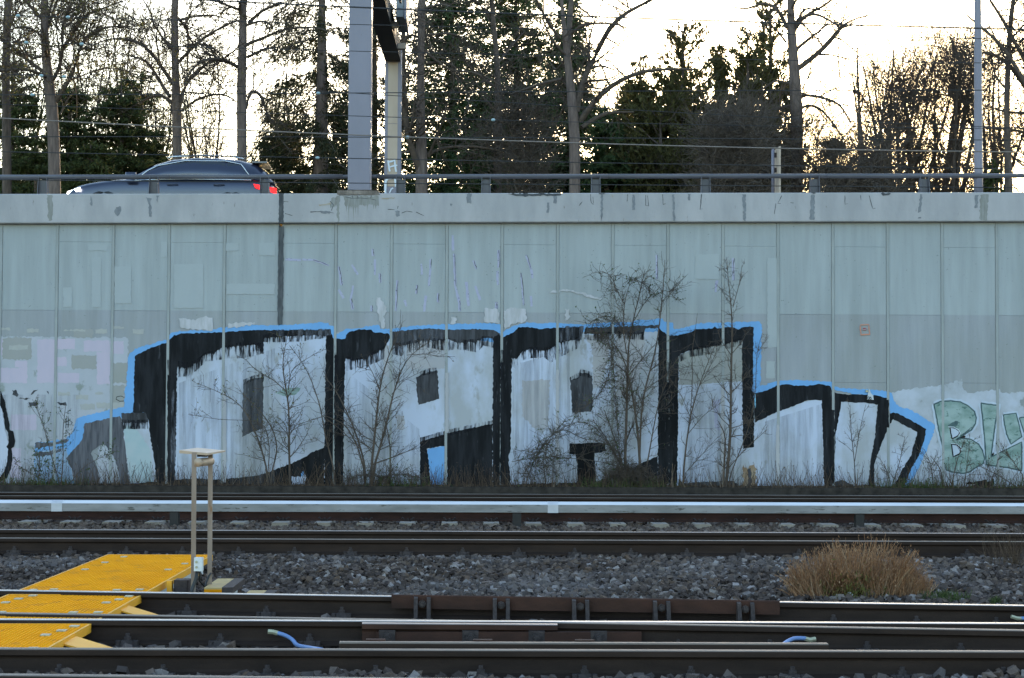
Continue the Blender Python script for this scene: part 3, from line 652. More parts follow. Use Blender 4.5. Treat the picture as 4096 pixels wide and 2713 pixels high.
paint('crack_line', [stroke([(p[0][0] + 2 + random.uniform(-2, 2) + (p[1][0] - p[0][0]) * t, p[0][1] + (p[1][1] - p[0][1]) * t + random.uniform(-2, 2)) for t in (0, .25, .5, .75, 1)], 2.6, 1.6) for p in LV[::2]], P_CRACK, None, 0.8)
PALE = M('faint_pale_patch', (0.368, 0.386, 0.396), (0.352, 0.37, 0.378), 4.0, 0.85)
paint('pale_patch', rects(C1, [(790, 600, 870, 1030), (985, 680, 1130, 1000), (545, 860, 620, 1030), (1500, 660, 1750, 1040), (1945, 480, 2055, 545), (2230, 475, 2368, 585), (1950, 830, 2368, 920), (760, 490, 925, 545), (1385, 470, 1440, 600)])
      + rects(C3, [(1680, 575, 1890, 790), (2310, 610, 2368, 1380)]) + rects(C4, [(150, 610, 235, 1380)]) + rects(C8, [(155, 0, 225, 190), (140, 315, 215, 460)]), PALE, None, 2)
# paint that also runs over the joint strips
LAY[0] = 0.0185
paint('strip_overpaint', [stroke([(676, 1500), (676, 1936)], 13), stroke([(1344, 1420), (1344, 1936)], 13), stroke([(2008, 1450), (2007, 1936)], 13), stroke([(2671, 1530), (2670, 1936)], 13), stroke([(3331, 1640), (3330, 1936)], 13), stroke([(3549, 1600), (3549, 1710)], 13)], P_BLACK, 'black paint run over the joint strips', 2)
paint('strip_overpaint', [stroke([(1344, 1360), (1344, 1500)], 12), stroke([(2008, 1400), (2008, 1520)], 12), stroke([(2671, 1450), (2671, 1600)], 12), stroke([(676, 1440), (676, 1520)], 12)], P_FUZZ, None, 1)
paint('strip_overpaint', [stroke([(898, 1570), (898, 1930)], 13), stroke([(1788, 1490), (1788, 1730)], 13), stroke([(2230, 1480), (2230, 1920)], 13), stroke([(2891, 1540), (2891, 1920)], 13), stroke([(3111, 1700), (3111, 1925)], 13)], P_GREYISH, 'thin pale paint run over the joint strips', 2)
# horizontal hairline, tar joint, coping stains
yc = D - 0.13
paint('tar_joint', [C2((247, 335), (291, 335), (284, 1065), (279, 1180), (236, 1180), (240, 700))], P_TAR, 'dark tar-filled expansion joint running down the wall', 1.5, step=12)
LAY[0] = 0.0
def cpaint(name, polys, mat, label=None, amp=1.5):
    return paint(name, polys, mat, label, amp, cop, yc)
cpaint('tar_joint', [C2((250, 52), (292, 52), (288, 306), (246, 306))], P_TAR, 'dark tar-filled joint across the coping')
cpaint('stain', [C2((745, 70), (775, 70), (768, 302), (752, 302)), C2((800, 75), (1110, 75), (1110, 150, 30), (1000, 140, 40), (900, 160, 50), (820, 150, 40)), C2((700, 90), (750, 80), (740, 160), (690, 180)), C4((1990, 60), (2060, 60), (2050, 290), (1985, 280))]
       + [C1((405, 65), (455, 65), (450, 280), (415, 290))], P_STAIN, 'dirty runs below the gantry base', 3)
cpaint('crack', [stroke(C2(*p), 3.2, 2) for p in [((770, 68), (1120, 62)), ((820, 80), (880, 95), (950, 92), (1040, 100), (1085, 110)), ((880, 70), (885, 95)), ((925, 70), (930, 95)), ((1045, 70), (1040, 95)), ((520, 212), (600, 208), (720, 220)), ((1185, 188), (1245, 192)), ((1275, 160), (1270, 185)),
       ((1305, 220), (1350, 205), (1400, 212)), ((1430, 212), (1500, 245)), ((690, 120), (720, 150), (700, 200)), ((290, 120), (330, 125)), ((300, 225), (365, 242))]]
       + [stroke(C3(*p), 3.0, 2) for p in [((780, 60), (785, 130), (805, 150), (800, 80)), ((1255, 65), (1255, 155), (1280, 160), (1270, 70)), ((1400, 60), (1405, 148), (1425, 140)), ((1735, 60), (1725, 188), (1745, 185)), ((1100, 60), (1095, 120)), ((680, 160), (710, 120))]]
       + [stroke(C4(*p), 3.0, 2) for p in [((275, 70), (240, 140), (265, 140)), ((350, 132), (378, 135)), ((820, 70), (822, 145), (845, 140)), ((955, 70), (960, 112)), ((1030, 70), (1060, 185), (1085, 180)), ((225, 140), (210, 230))]], P_CRACK, None, 0.8)
cpaint('spalled_patch', [C1((780, 75), (788, 75), (795, 155), (778, 155)), C1((1000, 170), (1045, 165), (1040, 210), (1015, 245), (985, 215)), C1((1255, 85), (1305, 95), (1290, 130), (1305, 180), (1305, 250), (1285, 250), (1280, 140)), C1((1345, 70), (1365, 72), (1360, 140), (1350, 110)),
       C2((600, 205), (690, 205), (685, 225), (610, 222)), C2((1250, 200), (1290, 205), (1290, 240), (1260, 255)), C2((1868, 55), (1905, 55), (1905, 135), (1868, 135)), C2((1722, 135), (1740, 140), (1735, 160), (1722, 155)), C3((405, 130), (424, 130), (420, 220), (405, 220)), C3((460, 55), (490, 55), (485, 135), (462, 135)),
       C3((868, 55), (888, 60), (885, 230), (870, 295), (868, 150)), C3((1140, 60), (1158, 60), (1165, 195), (1138, 195)), C3((1618, 55), (1640, 55), (1638, 110), (1618, 110)), C3((2085, 60), (2115, 60), (2118, 290), (2098, 290)), C3((1480, 60), (1500, 60), (1510, 290), (1495, 290)),
       C4((1945, 65), (1975, 65), (1968, 180), (1945, 180)), C4((1470, 60), (1490, 60), (1480, 200), (1455, 220)), C4((1455, 255), (1480, 255), (1478, 270), (1455, 270)), C4((530, 60), (560, 60), (555, 280), (515, 280))], P_BARE, 'bare grey spots where coping paint flaked off', 2.5)
cpaint('black_edge', [C3((65, 52), (540, 52), (520, 70), (330, 72), (200, 78), (100, 66)), C4((1130, 50), (1215, 50), (1200, 70), (1150, 70)), C3((830, 50), (910, 50), (890, 62)), C4((525, 45), (570, 46), (550, 60))], P_TAR, None, 2.5)
cpaint('rust_spot', [C3((960, 68), (976, 68), (968, 100)), C2((1130, 90), (1250, 85), (1240, 95), (1140, 100)), C2((590, 150), (700, 130), (690, 145), (600, 160))], P_RUSTY, None, 2)
LAY[0] = 0.014
# small plates and marks
paint('orange_square', [stroke(C8((955, 0), (1025, -3), (1035, 82), (960, 85), (952, 10)), 5)], P_ORANGE, 'hand-drawn orange square', 0.8)
tagp = MB().box(*[on_y(3452, 1320, D)[0], on_y(3464, 1320, D)[0]], D - 0.02, D + 0.0, on_y(3458, 1322, D)[2], on_y(3458, 1312, D)[2]).build('number_plate', P_RED)
tag(tagp, 'tiny red number plate inside the orange square on the wall', 'plate')
LAY[0] = 0.02
for k, seg in enumerate([((978, 34), (978, 44)), ((986, 34), (986, 44)), ((993, 34), (993, 44)), ((999, 34), (999, 44))]):
    paint('plate_digit', [stroke(C8(*seg), 1.6)], M('digit_white', (0.6, 0.5, 0.5)), None, 0, tagp)
pp = thing('paper_number_sheet', 'torn white paper sheet reading 06 pasted over the black outline', 'paper', on_y(3480, 1590, D - 0.03))
LAY[0] = 0.022
paint('sheet', [C8((1018, 600), (1025, 560), (1035, 556), (1045, 590), (1066, 610), (1070, 648), (1015, 645))], M('white_paper', (0.52, 0.54, 0.57), (0.48, 0.5, 0.53), 9.0, 0.9), None, 0.5, pp)
LAY[0] = 0.024
ring = lambda cx, cy, rx, ry: [(cx + rx * math.cos(a), cy + ry * math.sin(a)) for a in np.linspace(0, 2 * math.pi, 13)]
paint('digit', [stroke(C8(*ring(1026, 632, 7, 11)), 2.2), stroke(C8(*ring(1043, 636, 7, 7)), 2.2), stroke(C8((1046, 620), (1038, 628), (1036, 638)), 2.2)], P_BLACK, None, 0, pp)
MB().box(*[on_y(3461, 1565, D)[0], on_y(3470, 1565, D)[0]], D - 0.05, D, on_y(3465, 1569, D)[2], on_y(3465, 1560, D)[2]).build('bolt_head', MT['clip'], wall)

# ------------------------------------------------------------------ tracks
PROF = [(-.075, -.172), (-.075, -.160), (-.012, -.143), (-.0085, -.125), (-.0085, -.062), (-.014, -.052), (-.036, -.040), (-.036, -.013), (-.034, -.007), (-.026, -.0028), (-.012, -.0005), (.012, 0), (.028, -.001),
        (.036, -.010), (.036, -.040), (.014, -.052), (.0085, -.062), (.0085, -.125), (.012, -.143), (.075, -.160), (.075, -.172)]
TOPF = (8, 9, 10, 11, 12)
class Line:
    def __init__(s, v0, v1, z=0.0):
        s.a, s.b = on_z(0, v0, z), on_z(4096, v1, z)
    def p(s, u):
        # point of the line under photo column u
        d = ray(u, 1643)
        # intersect in plan: CAM.xy + t d = a + k (b-a)
        ex, ey = s.b[0] - s.a[0], s.b[1] - s.a[1]
        det = d[0] * (-ey) + ex * d[1]
        rx, ry = s.a[0] - CAM[0], s.a[1] - CAM[1]
        k = (d[0] * ry - d[1] * rx) / det
        k = (ry * d[0] - rx * d[1]) / (ex * d[1] - ey * d[0])
        return s.a + (s.b - s.a) * k
    def at(s, x):
        k = (x - s.a[0]) / (s.b[0] - s.a[0])
        return s.a + (s.b - s.a) * k
def make_rail(name, ln, x0, x1, top, label, side='rail', group=None):
    o = MB().prism(PROF, ln.at(x0), ln.at(x1), 0, TOPF).build(name, [MT[side], MT[top]])
    return tag(o, label, 'rail', group)
# fastening: ribbed base plate, clamp, bolt with nut (local origin at the rail foot centre, camera side = -y)
def fast_mesh():
    b = MB()
    b.box(-.09, .09, -.19, -.02, -.02, .004)
    b.cbox(-.075, -.045, -.145, -.085, .004, .038, .006)
    b.cbox(.045, .075, -.145, -.085, .004, .038, .006)
    b.add([(-.045, -.135, .004), (.045, -.135, .004), (.045, -.03, .012), (-.045, -.03, .012), (-.04, -.125, .04), (.04, -.125, .04), (.04, -.03, .034), (-.04, -.03, .034)],
          [(0, 3, 2, 1), (4, 5, 6, 7), (0, 1, 5, 4), (1, 2, 6, 5), (2, 3, 7, 6), (3, 0, 4, 7)])
    b.tube([(0, -.09, .03), (0, -.09, .062)], .027, 6)
    b.tube([(0, -.09, .06), (0, -.09, .085)], .0155, 6)
    return b.mesh('fastening')
FAST = fast_mesh()
FAST.materials.append(MT['iron'])
def spring_mesh():
    b = MB()
    for sx in (-1, 1):
        b.tube([(sx * .02, -.07, .015), (sx * .05, -.12, .02), (sx * .075, -.11, .05), (sx * .09, -.09, .045)], .011, 5)
    b.box(-.05, .05, -.16, -.07, -.012, .008)
    b.tube([(0, -.105, .005), (0, -.105, .045)], .018, 6)
    return b.mesh('rail_clip')
SPRING = spring_mesh()
SPRING.materials.append(MT['iron'])

LA1, LA2 = Line(1968.5, 1984), Line(1982, 1996.5)
LC, LD = Line(2116.8, 2133.2), Line(2151, 2165.5)
LE, LF = Line(2359, 2420), Line(2450, 2519, -.006)
LG, LH = Line(2474.5, 2491), Line(2591.5, 2603.5)
LJ = Line(2696, 2738)
ysl = LD.at(0)[1]
LB2 = Line(2030, 2046)
LB1 = Line(2012, 2027)
ra1 = make_rail('rail', LA1, -45, 45, 'semi', 'grey-topped rail right beside the cable trough at the wall foot')
ra2 = make_rail('rail', LA2, -45, 45, 'dull', 'brown rail between the white conductor rail cover and the wall-side rail')
rb1 = make_rail('rail', LB1, -45, 45, 'semi', 'rail hidden behind the white conductor rail cover, on the far sleeper ends')
rb2 = make_rail('rail', LB2, -45, 45, 'semi', 'rusty red rail on pale concrete sleepers just under the conductor rail cover', 'rail_red')
rc = make_rail('rail', LC, -40, 40, 'semi', 'rail nearest the conductor rail posts, with pale specks along its head')
rd = make_rail('rail', LD, -40, 40, 'dull', 'dull rail behind the wide bed of loose ballast and the yellow walkway')
re_ = make_rail('rail', LE, -30, 30, 'shiny', 'bright-topped diverging rail in front of the dry grass clump')
rf = make_rail('rail', LF, -30, 30, 'dull', 'dull diverging rail that crosses the brightest rail at the frog')
rg = make_rail('rail', LG, -25, 25, 'shiny', 'brightest polished rail crossed by the diverging rail')
rh = make_rail('rail', LH, -25, 25, 'dull', 'brown-headed rail in front of the yellow ramp plates')
rj = make_rail('rail', LJ, -20, 20, 'dull', 'rail closest to the viewer side, in front of the brown-headed rail')
def fasten(o, ln, us, me=FAST, dz=-.172):
    for u in us:
        p = ln.p(u)
        link('fastening' if me is FAST else 'rail_clip', me, o, (p[0], p[1], p[2] + dz))
fasten(rd, LD, [73 + 222.6 * k for k in range(-1, 20)])
fasten(rc, LC, [202 + 207.5 * k for k in range(-1, 20)])
fasten(re_, LE, [150, 460, 765, 1078, 1376, 3323, 3651, 3967, 4290])
fasten(rg, LG, [165, 531, 897, 1251, 1617, 1980, 2337, 2708, 3071])
fasten(rf, LF, [3070, 3454, 3824, 4200])
fasten(rh, LH, [-145, 264, 674, 1085, 1513, 1928, 2337, 2757, 3158, 3591, 3990])
SLU = [145 + 165.6 * k for k in range(-1, 26)]
fasten(rb2, LB2, SLU, SPRING)

# concrete sleepers of the far track, timber sleepers of the others
b = MB()
prof = [(-.15, -.16), (-.11, 0), (.11, 0), (.15, -.16)]
vs_ = [(x, -.58, z) for x, z in prof] + [(x, 2.05, z) for x, z in prof] + [(x * .9, -.62, z - .05) for x, z in prof]
b.add(vs_[:8], [(0, 1, 5, 4), (1, 2, 6, 5), (2, 3, 7, 6), (3, 0, 4, 7), (0, 3, 2, 1), (4, 5, 6, 7)])
CS = b.mesh('concrete_sleeper'); CS.materials.append(MT['concrete_sleeper'])
for u in SLU:
    p = LB2.p(u)
    o = link('concrete_sleeper', CS, None, (p[0], p[1], -.173))
    tag(o, 'pale concrete sleeper end showing under the rusty red rail', 'sleeper', 'concrete sleepers under the conductor rail cover')
TS = MB().cbox(-.13, .13, -.55, 2.1, -.16, 0, .01).mesh('timber_sleeper'); TS.materials.append(MT['timber'])
for k in range(-1, 20):
    p = LD.p(73 + 222.6 * k)
    tag(link('timber_sleeper', TS, None, (p[0], p[1], -.196)), 'dark timber sleeper under the dull rail behind the loose ballast', 'sleeper', 'timber sleepers beyond the loose ballast')
TB = MB().cbox(-.14, .14, -1.1, 4.4, -.16, 0, .01).mesh('turnout_bearer'); TB.materials.append(MT['timber'])
for u in [-145, 264, 674, 1085, 1513, 1928, 2337, 2757, 3158, 3591, 3990]:
    p = LH.p(u)
    tag(link('turnout_bearer', TB, None, (p[0], p[1], -.197)), 'long dark timber bearer under the crossing rails', 'sleeper', 'timber bearers under the crossing rails')

# check rail against the diverging rail, with its chairs
e0, e1 = on_z(1566, 2378.5, .02), on_z(3118, 2403, .02)
chk = thing('check_rail', 'brown flat check rail bolted beside the bright diverging rail', 'rail', ((e0[0] + e1[0]) / 2, e0[1], -.19))
pr = [(-.012, -.105), (-.012, -.008), (-.004, 0), (.012, 0), (.02, -.008), (.02, -.105)]
MB().prism(pr, e0, e1).build('check_plate', MT['rail_red'], chk)
def chair_mesh():
    b = MB()
    for sx in (-.064, .036):
        b.add([(sx, -.05, -.02), (sx + .03, -.05, -.02), (sx + .03, -.11, -.2), (sx, -.11, -.2), (sx, .012, -.008), (sx + .03, .012, -.008), (sx + .03, .012, -.2), (sx, .012, -.2)],
              [(0, 1, 5, 4), (0, 3, 2, 1), (1, 2, 6, 5), (0, 4, 7, 3), (4, 5, 6, 7)])
        b.box(sx - .015, sx + .045, -.13, -.03, -.2, -.175)
    b.tube([(0, -.03, -.065), (0, -.048, -.065)], .03, 8)
    b.tube([(0, -.045, -.065), (0, -.066, -.065)], .018, 6)
    return b.mesh('chair')
CH = chair_mesh(); CH.materials.append(MT['iron'])
for u in (1692, 2012, 2330, 2652, 2982):
    t = (u - 1566) / (3118 - 1566)
    p = e0 + (e1 - e0) * t
    link('chair', CH, chk, p)
# check rail of the main track, behind the brown-headed rail
g0, g1 = on_z(1358, 2567, .02), on_z(3310, 2573, .02)
ck2 = MB().prism([(-.035, -.16), (-.035, -.008), (-.027, 0), (.03, 0), (.036, -.008), (.036, -.16)], g0, g1, 0, (1, 2)).build('check_rail', [MT['rail'], MT['dull']])
tag(ck2, 'low brown check rail lying close behind the brown-headed rail', 'rail')
for u in (1500, 1930, 2340):
    p = g0 + (g1 - g0) * ((u - 1358) / (3310 - 1358))
    MB().box(p[0] - .06, p[0] + .06, p[1] + .037, p[1] + .1, -.02, .028).build('spacer_plate', MT['rail_red'], ck2)
# crossing frog: wing rail in front of the bright rail with bolted blocks
wl = Line(2474.5, 2491)
f0, f1 = LG.p(1458) + np.array((0, -.078, -.008)), LG.p(2230) + np.array((0, -.074, -.012))
frog = thing('crossing_frog', 'rusty bolted crossing frog where the two bright rails meet', 'rail', ((f0[0] + f1[0]) / 2, f0[1], -.19))
MB().prism(PROF, f0, f1, 0, TOPF).build('wing_rail', [MT['rail_red'], MT['semi']], frog)
MB().prism([(-.02, -.15), (-.02, -.06), (.03, -.06), (.03, -.15)], f0 + np.array((.1, -.03, 0)), LG.p(2560) + np.array((0, -.12, 0))).build('spacer_bar', MT['rail_red'], frog)
for u in (1558, 1886, 2147, 2392):
    p = LG.p(u)
    nb = MB()
    nb.box(p[0] - .055, p[0] + .055, p[1] - .14, p[1] - .11, -.15, -.055)
    nb.tube([(p[0], p[1] - .14, -.1), (p[0], p[1] - .16, -.1)], .032, 8)
    nb.tube([(p[0], p[1] - .16, -.1), (p[0], p[1] - .185, -.1)], .02, 6)
    nb.build('block_bolt', MT['iron'], frog)
# blue bonding cables
def cable(name, pts, label, r=.014):
    P = np.array(pts)
    t = np.linspace(0, 1, len(P)); tt = np.linspace(0, 1, 14)
    Q = np.stack([np.interp(tt, t, P[:, i]) for i in range(3)], 1)
    for _ in range(2):
        Q[1:-1] = (Q[:-2] + Q[1:-1] * 2 + Q[2:]) / 4
    o = MB().tube(Q, r, 8).build(name, MT['blue_cable'], None, True)
    tag(o, label, 'cable')
    return o
y0 = LG.p(1110)[1] - .09
c_ = cable('bonding_cable', [on_y(1108, 2532, y0), on_y(1140, 2540, y0 - .02), on_y(1175, 2560, y0 - .05), on_y(1182, 2583, y0 - .1), on_y(1230, 2590, y0 - .3), on_y(1290, 2600, y0 - .6)], 'blue bonding cable curving down from the web of the brightest rail')
MB().tube([on_y(1072, 2526, y0), on_y(1092, 2528, y0), on_y(1112, 2533, y0)], .017, 6).build('cable_lug', MT['clip'], c_)
y1 = LF.p(3200)[1] - .09
c_ = cable('bonding_cable', [on_y(3120, 2590, y1 - .2), on_y(3145, 2568, y1 - .1), on_y(3175, 2553, y1 - .04), on_y(3222, 2554, y1)], 'short arched blue bonding cable behind the end of the low check rail')
MB().tube([on_y(3218, 2554, y1), on_y(3240, 2560, y1 + .005), on_y(3262, 2556, y1 + .01)], .017, 6).build('cable_lug', MT['clip'], c_)
y2 = LE.p(4090)[1] - .09
c_ = cable('bonding_cable', [on_y(4082, 2474, y2), on_y(4130, 2474, y2), on_y(4200, 2490, y2 - .1)], 'blue cable end on the web of the bright diverging rail')
MB().tube([on_y(4045, 2466, y2), on_y(4070, 2474, y2), on_y(4086, 2474, y2)], .015, 6).build('cable_lug', MT['clip'], c_)

# conductor rail with its plastic cover
yc_ = 26.4
zt, zb_ = on_y(2048, 2008, yc_)[2], on_y(2048, 2050.5, yc_)[2]
con = thing('conductor_rail', 'third rail under a long pale grey plastic cover on dark posts', 'conductor rail', (0, yc_, -.2))
h = zt - zb_
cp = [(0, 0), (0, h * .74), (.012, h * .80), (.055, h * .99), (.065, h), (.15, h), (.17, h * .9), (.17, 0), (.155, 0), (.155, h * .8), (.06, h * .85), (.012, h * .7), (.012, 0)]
jus = [on_y(u, 2020, yc_)[0] for u in (227, 2212)]
step = jus[1] - jus[0]
joints = [jus[0] + step * k for k in range(-4, 6)]
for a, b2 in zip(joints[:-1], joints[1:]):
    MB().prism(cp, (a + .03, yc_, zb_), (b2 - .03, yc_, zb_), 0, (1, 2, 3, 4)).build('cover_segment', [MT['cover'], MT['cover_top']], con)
col_p = [(p[0] * 1.08 - .008, p[1] * 1.03) for p in cp[:8]]
for a in joints:
    MB().prism(col_p, (a - .075, yc_, zb_ - .004), (a + .075, yc_, zb_ - .004)).build('cover_collar', MT['collar'], con)
MB().prism([(.06, -.02), (.06, .06), (.11, .06), (.11, -.02)], (joints[0], yc_, zb_), (joints[-1], yc_, zb_)).build('current_bar', MT['rail_red'], con)
for k in range(-3, 7):
    x = on_y(696 + 1372 * k, 2080, yc_)[0]
    pm = MB()
    pm.box(x - .06, x + .06, yc_ - .01, yc_ + .13, -.3, zb_ - .012)
    pm.box(x - .04, x + .04, yc_ + .13, yc_ + .18, -.3, zb_ + .03)
    pm.build('support_post', MT['beam'], con)

# ------------------------------------------------------------------ ballast: stones by the ten thousand, one mesh
def stones(name, n, ys, xs, z0, zj, rmin, rmax, mat, label, mask=None, lump=.02):
    y = rng.uniform(ys[0], ys[1], n)
    x = rng.uniform(-1, 1, n) * (xs[0] + xs[1] * y) + y * math.tan(yaw)
    z = z0 + rng.uniform(-zj, zj, n) + lump * np.sin(x * 2.3 + y * 1.7) * np.cos(y * 3.1 - x)
    if mask is not None:
        k = mask(x, y)
        x, y, z = x[k], y[k], z[k]
    n = len(x)
    r = rmin + (rmax - rmin) * rng.random(n) ** 1.8
    cube = np.array([(a, b_, c) for c in (-1, 1) for a, b_ in ((-1, -1), (1, -1), (1, 1), (-1, 1))], float)
    V = cube[None] * rng.uniform(.45, 1.0, (n, 8, 3)) * np.array((1.0, .85, .68)) * r[:, None, None]
    a, b_, c = rng.uniform(0, 6.28, n), rng.normal(0, .45, n), rng.normal(0, .45, n)
    def rot(V, ang, i, j):
        ca, sa = np.cos(ang)[:, None], np.sin(ang)[:, None]
        W = V.copy()
        W[:, :, i] = V[:, :, i] * ca - V[:, :, j] * sa
        W[:, :, j] = V[:, :, i] * sa + V[:, :, j] * ca
        return W
    V = rot(rot(rot(V, b_, 1, 2), c, 0, 2), a, 0, 1)
    V += np.stack([x, y, z], 1)[:, None]
    q = np.array([(4, 5, 6, 7), (0, 1, 5, 4), (1, 2, 6, 5), (2, 3, 7, 6), (3, 0, 4, 7)])
    fa = (q[None] + (np.arange(n) * 8)[:, None, None]).reshape(-1, 4)
    o = np_mesh(name, V.reshape(-1, 3), fa, mat)
    tag(o, label, 'gravel', None, 'stuff')
    return o
WX0, WX1 = -4.32, -3.1                       # the yellow walkway
def offrail(x, y):
    k = np.ones(len(x), bool)
    for L in (LA1, LA2, LB1, LB2, LC, LD, LE, LF, LG, LH, LJ):
        yy = L.a[1] + (L.b[1] - L.a[1]) * (x - L.a[0]) / (L.b[0] - L.a[0])
        k &= np.abs(y - yy) > .10
    return k
stones('ballast', 40000, (14.9, 21.2), (1.2, .30), -.208, .03, .018, .046, MT['stone'], 'grey crushed ballast stones between the bright diverging rail and the dull rail', offrail)
SLX = np.array([LB2.p(u)[0] for u in SLU]); yb2 = LB2.p(2048)[1]
def offsl(x, y):
    near = np.abs(x[:, None] - SLX[None]).min(1)
    return offrail(x, y) & ~((near < .12) & (y > yb2 - .40))
stones('ballast', 23000, (21.4, 28.1), (1.2, .30), -.228, .022, .02, .05, MT['stone_brown'], 'dusty brown ballast around the conductor rail posts', offsl)
stones('ballast', 12000, (9.2, 15.0), (1.0, .30), -.212, .032, .022, .056, MT['stone'], 'ballast stones packed between the crossing rails', offrail, .015)


stones('ballast', 1500, (LH.p(2048)[1] - .5, LH.p(2048)[1] - .1), (.6, .30), -.168, .03, .02, .05, MT['stone'], 'loose stones heaped against the foot of the brown-headed rail', offrail, .03)

# ------------------------------------------------------------------ yellow walkway across the tracks
def walkway(name, y0, y1, z, x0, x1, label, ramps=(), legs=True):
    w = thing(name, label, 'walkway', ((x0 + x1) / 2, (y0 + y1) / 2, -.2))
    MB().box(x0, x1, y0, y1, z - .045, z - .012).build('deck_tray', MT['slot'], w)
    n = 34
    sw = (x1 - x0) / n
    sl = MB().add([(-sw * .46, y0 - y1, 0), (sw * .46, y0 - y1, 0), (sw * .46, 0, 0), (-sw * .46, 0, 0), (-sw * .34, y0 - y1, .012), (sw * .34, y0 - y1, .012), (sw * .34, 0, .012), (-sw * .34, 0, .012)],
                  [(4, 5, 6, 7), (0, 1, 5, 4), (1, 2, 6, 5), (2, 3, 7, 6), (3, 0, 4, 7)]).mesh('slat')
    sl.materials.append(MT['yellow'])
    sl.materials.append(MT['yellow_rib'])
    for pp_ in sl.polygons:
        if abs(pp_.normal.x) > .5: pp_.material_index = 1
    for k in range(n):
        link('slat', sl, w, (x0 + (k + .5) * sw, y1, z - .012))
    MB().box(x1 - .004, x1 + .012, y0, y1, z - .055, z + .004).build('edge_trim', MT['yellow_plate'], w)
    MB().box(x0 - .012, x0 + .004, y0, y1, z - .055, z + .004).build('edge_trim', MT['yellow_plate'], w)
    MB().box(x0, x1, y1, y1 + .012, z - .05, z + .004).build('edge_trim', MT['yellow_plate'], w)
    rr = random.Random(int(y0 * 100))
    if y1 - y0 > .4:
        for (fx, fy) in ((.1, .05), (.25, .06), (.75, .05), (.92, .06), (.12, .55), (.15, .75), (.2, .93), (.85, .55), (.9, .72), (.93, .9)):
            x, y = x0 + (x1 - x0) * fx, y0 + (y1 - y0) * fy
            MB().box(x - .03, x + .03, y - .035, y + .035, z, z + .008).build('clip', MT['clip'], w)
    if legs:
        for fy in (.15, .8):
            y = y0 + (y1 - y0) * fy
            MB().box(x1 - .1, x1 - .02, y - .05, y + .05, -.3, z - .045).build('leg', MT['yellow_plate'], w)
            MB().box(x0 + .02, x0 + .1, y - .05, y + .05, -.3, z - .045).build('leg', MT['yellow_plate'], w)
        MB().box(x1 - .06, x1 - .04, y0 + .1, y1 - .3, -.25, z - .05).build('side_panel', MT['white_box'], w)
    for (ya, yb) in ramps:
        rp = MB().add([(x1 - .05, ya, z - .004), (x1 - .05, yb, z + .0), (x1 + .5, yb, -.2), (x1 + .5, ya, -.2), (x1 - .05, ya, z - .016), (x1 - .05, yb, z - .012), (x1 + .5, yb, -.212), (x1 + .5, ya, -.212)],
                      [(0, 3, 2, 1), (4, 5, 6, 7), (0, 1, 5, 4), (1, 2, 6, 5), (2, 3, 7, 6), (3, 0, 4, 7)]).build('ramp_plate', MT['yellow_plate'], w)
        rp['label'] = 'smooth sloping yellow end plate'
    return w
zp = -.03
def cor(u, v): return on_z(u, v, zp)
A_, B_ = cor(883, 2221), cor(549, 2363)
xR = (A_[0] + B_[0]) / 2
xL = (cor(474, 2220)[0] + cor(54, 2352)[0]) / 2
walkway('walkway', LE.at(-3.6)[1] + .085, A_[1], zp, xL, xR, 'long yellow slatted walkway panel beyond the diverging rail')
ya, yb = LF.at(-3.6)[1] + .085, LE.at(-3.6)[1] - .085
walkway('walkway', ya, yb, zp, xL, xR, 'yellow slatted walkway panel with ramp plate on the far side of the brightest rail', [(ya + .33 * (yb - ya), ya + .56 * (yb - ya))], False)
ya, yb = LG.at(-3.6)[1] + .08, LF.at(-3.6)[1] - .08
if yb - ya > .05:
    walkway('walkway', ya, yb, zp, xL, xR, 'narrow yellow filler strip between the two closely spaced rails', (), False)
ya, yb = LH.at(-3.6)[1] + .085, LG.at(-3.6)[1] - .085
walkway('walkway', ya, yb, zp, xL, xR, 'yellow slatted walkway panel with ramp plate right behind the brown-headed rail', [(ya + .38 * (yb - ya), ya + .64 * (yb - ya))], False)

# ------------------------------------------------------------------ trackside stand with roof plate
yP = 15.75
K = lambda x, y: (640 + x * .4274, 1750 + y * .4274)
def kp(x, y, d=yP): return on_y(*K(x, y), d)
st = thing('trackside_stand', 'two-legged galvanised stand with a tilted tan roof plate and a lamp tube', 'stand', (kp(390, 1450)[0], yP, -.22))
def post(xa, xb, d, zt_, zb2):
    p, q = kp(xa, zt_, d), kp(xb, zt_, d)
    p2, q2 = kp(xa - 8, zb2, d), kp(xb - 8, zb2, d)
    w = q[0] - p[0]
    b = MB()
    b.add([(p2[0], d, -.25), (p2[0] + w, d, -.25), (p2[0] + w, d + .006, -.25), (p2[0], d + .006, -.25), (p[0], d, p[2]), (p[0] + w, d, p[2]), (p[0] + w, d + .006, p[2]), (p[0], d + .006, p[2])],
          [(0, 1, 5, 4), (1, 2, 6, 5), (2, 3, 7, 6), (3, 0, 4, 7), (4, 5, 6, 7)])
    b.add([(p2[0], d + .006, -.25), (p2[0] + .008, d + .006, -.25), (p2[0] + .008, d + .06, -.25), (p2[0], d + .06, -.25), (p[0], d + .006, p[2]), (p[0] + .008, d + .006, p[2]), (p[0] + .008, d + .06, p[2]), (p[0], d + .06, p[2])],
          [(0, 1, 5, 4), (1, 2, 6, 5), (2, 3, 7, 6), (3, 0, 4, 7), (4, 5, 6, 7)])
    return b.build('post', MT['galv'], st)
post(297, 342, yP - .04, 140, 1450)
post(450, 494, yP + .1, 150, 1450)
a, b_, c, d_ = kp(180, 120, yP + .1), kp(350, 96, yP + .25), kp(612, 122, yP + .15), kp(443, 148, yP - .12)
th_ = np.array((0, 0, -.012))
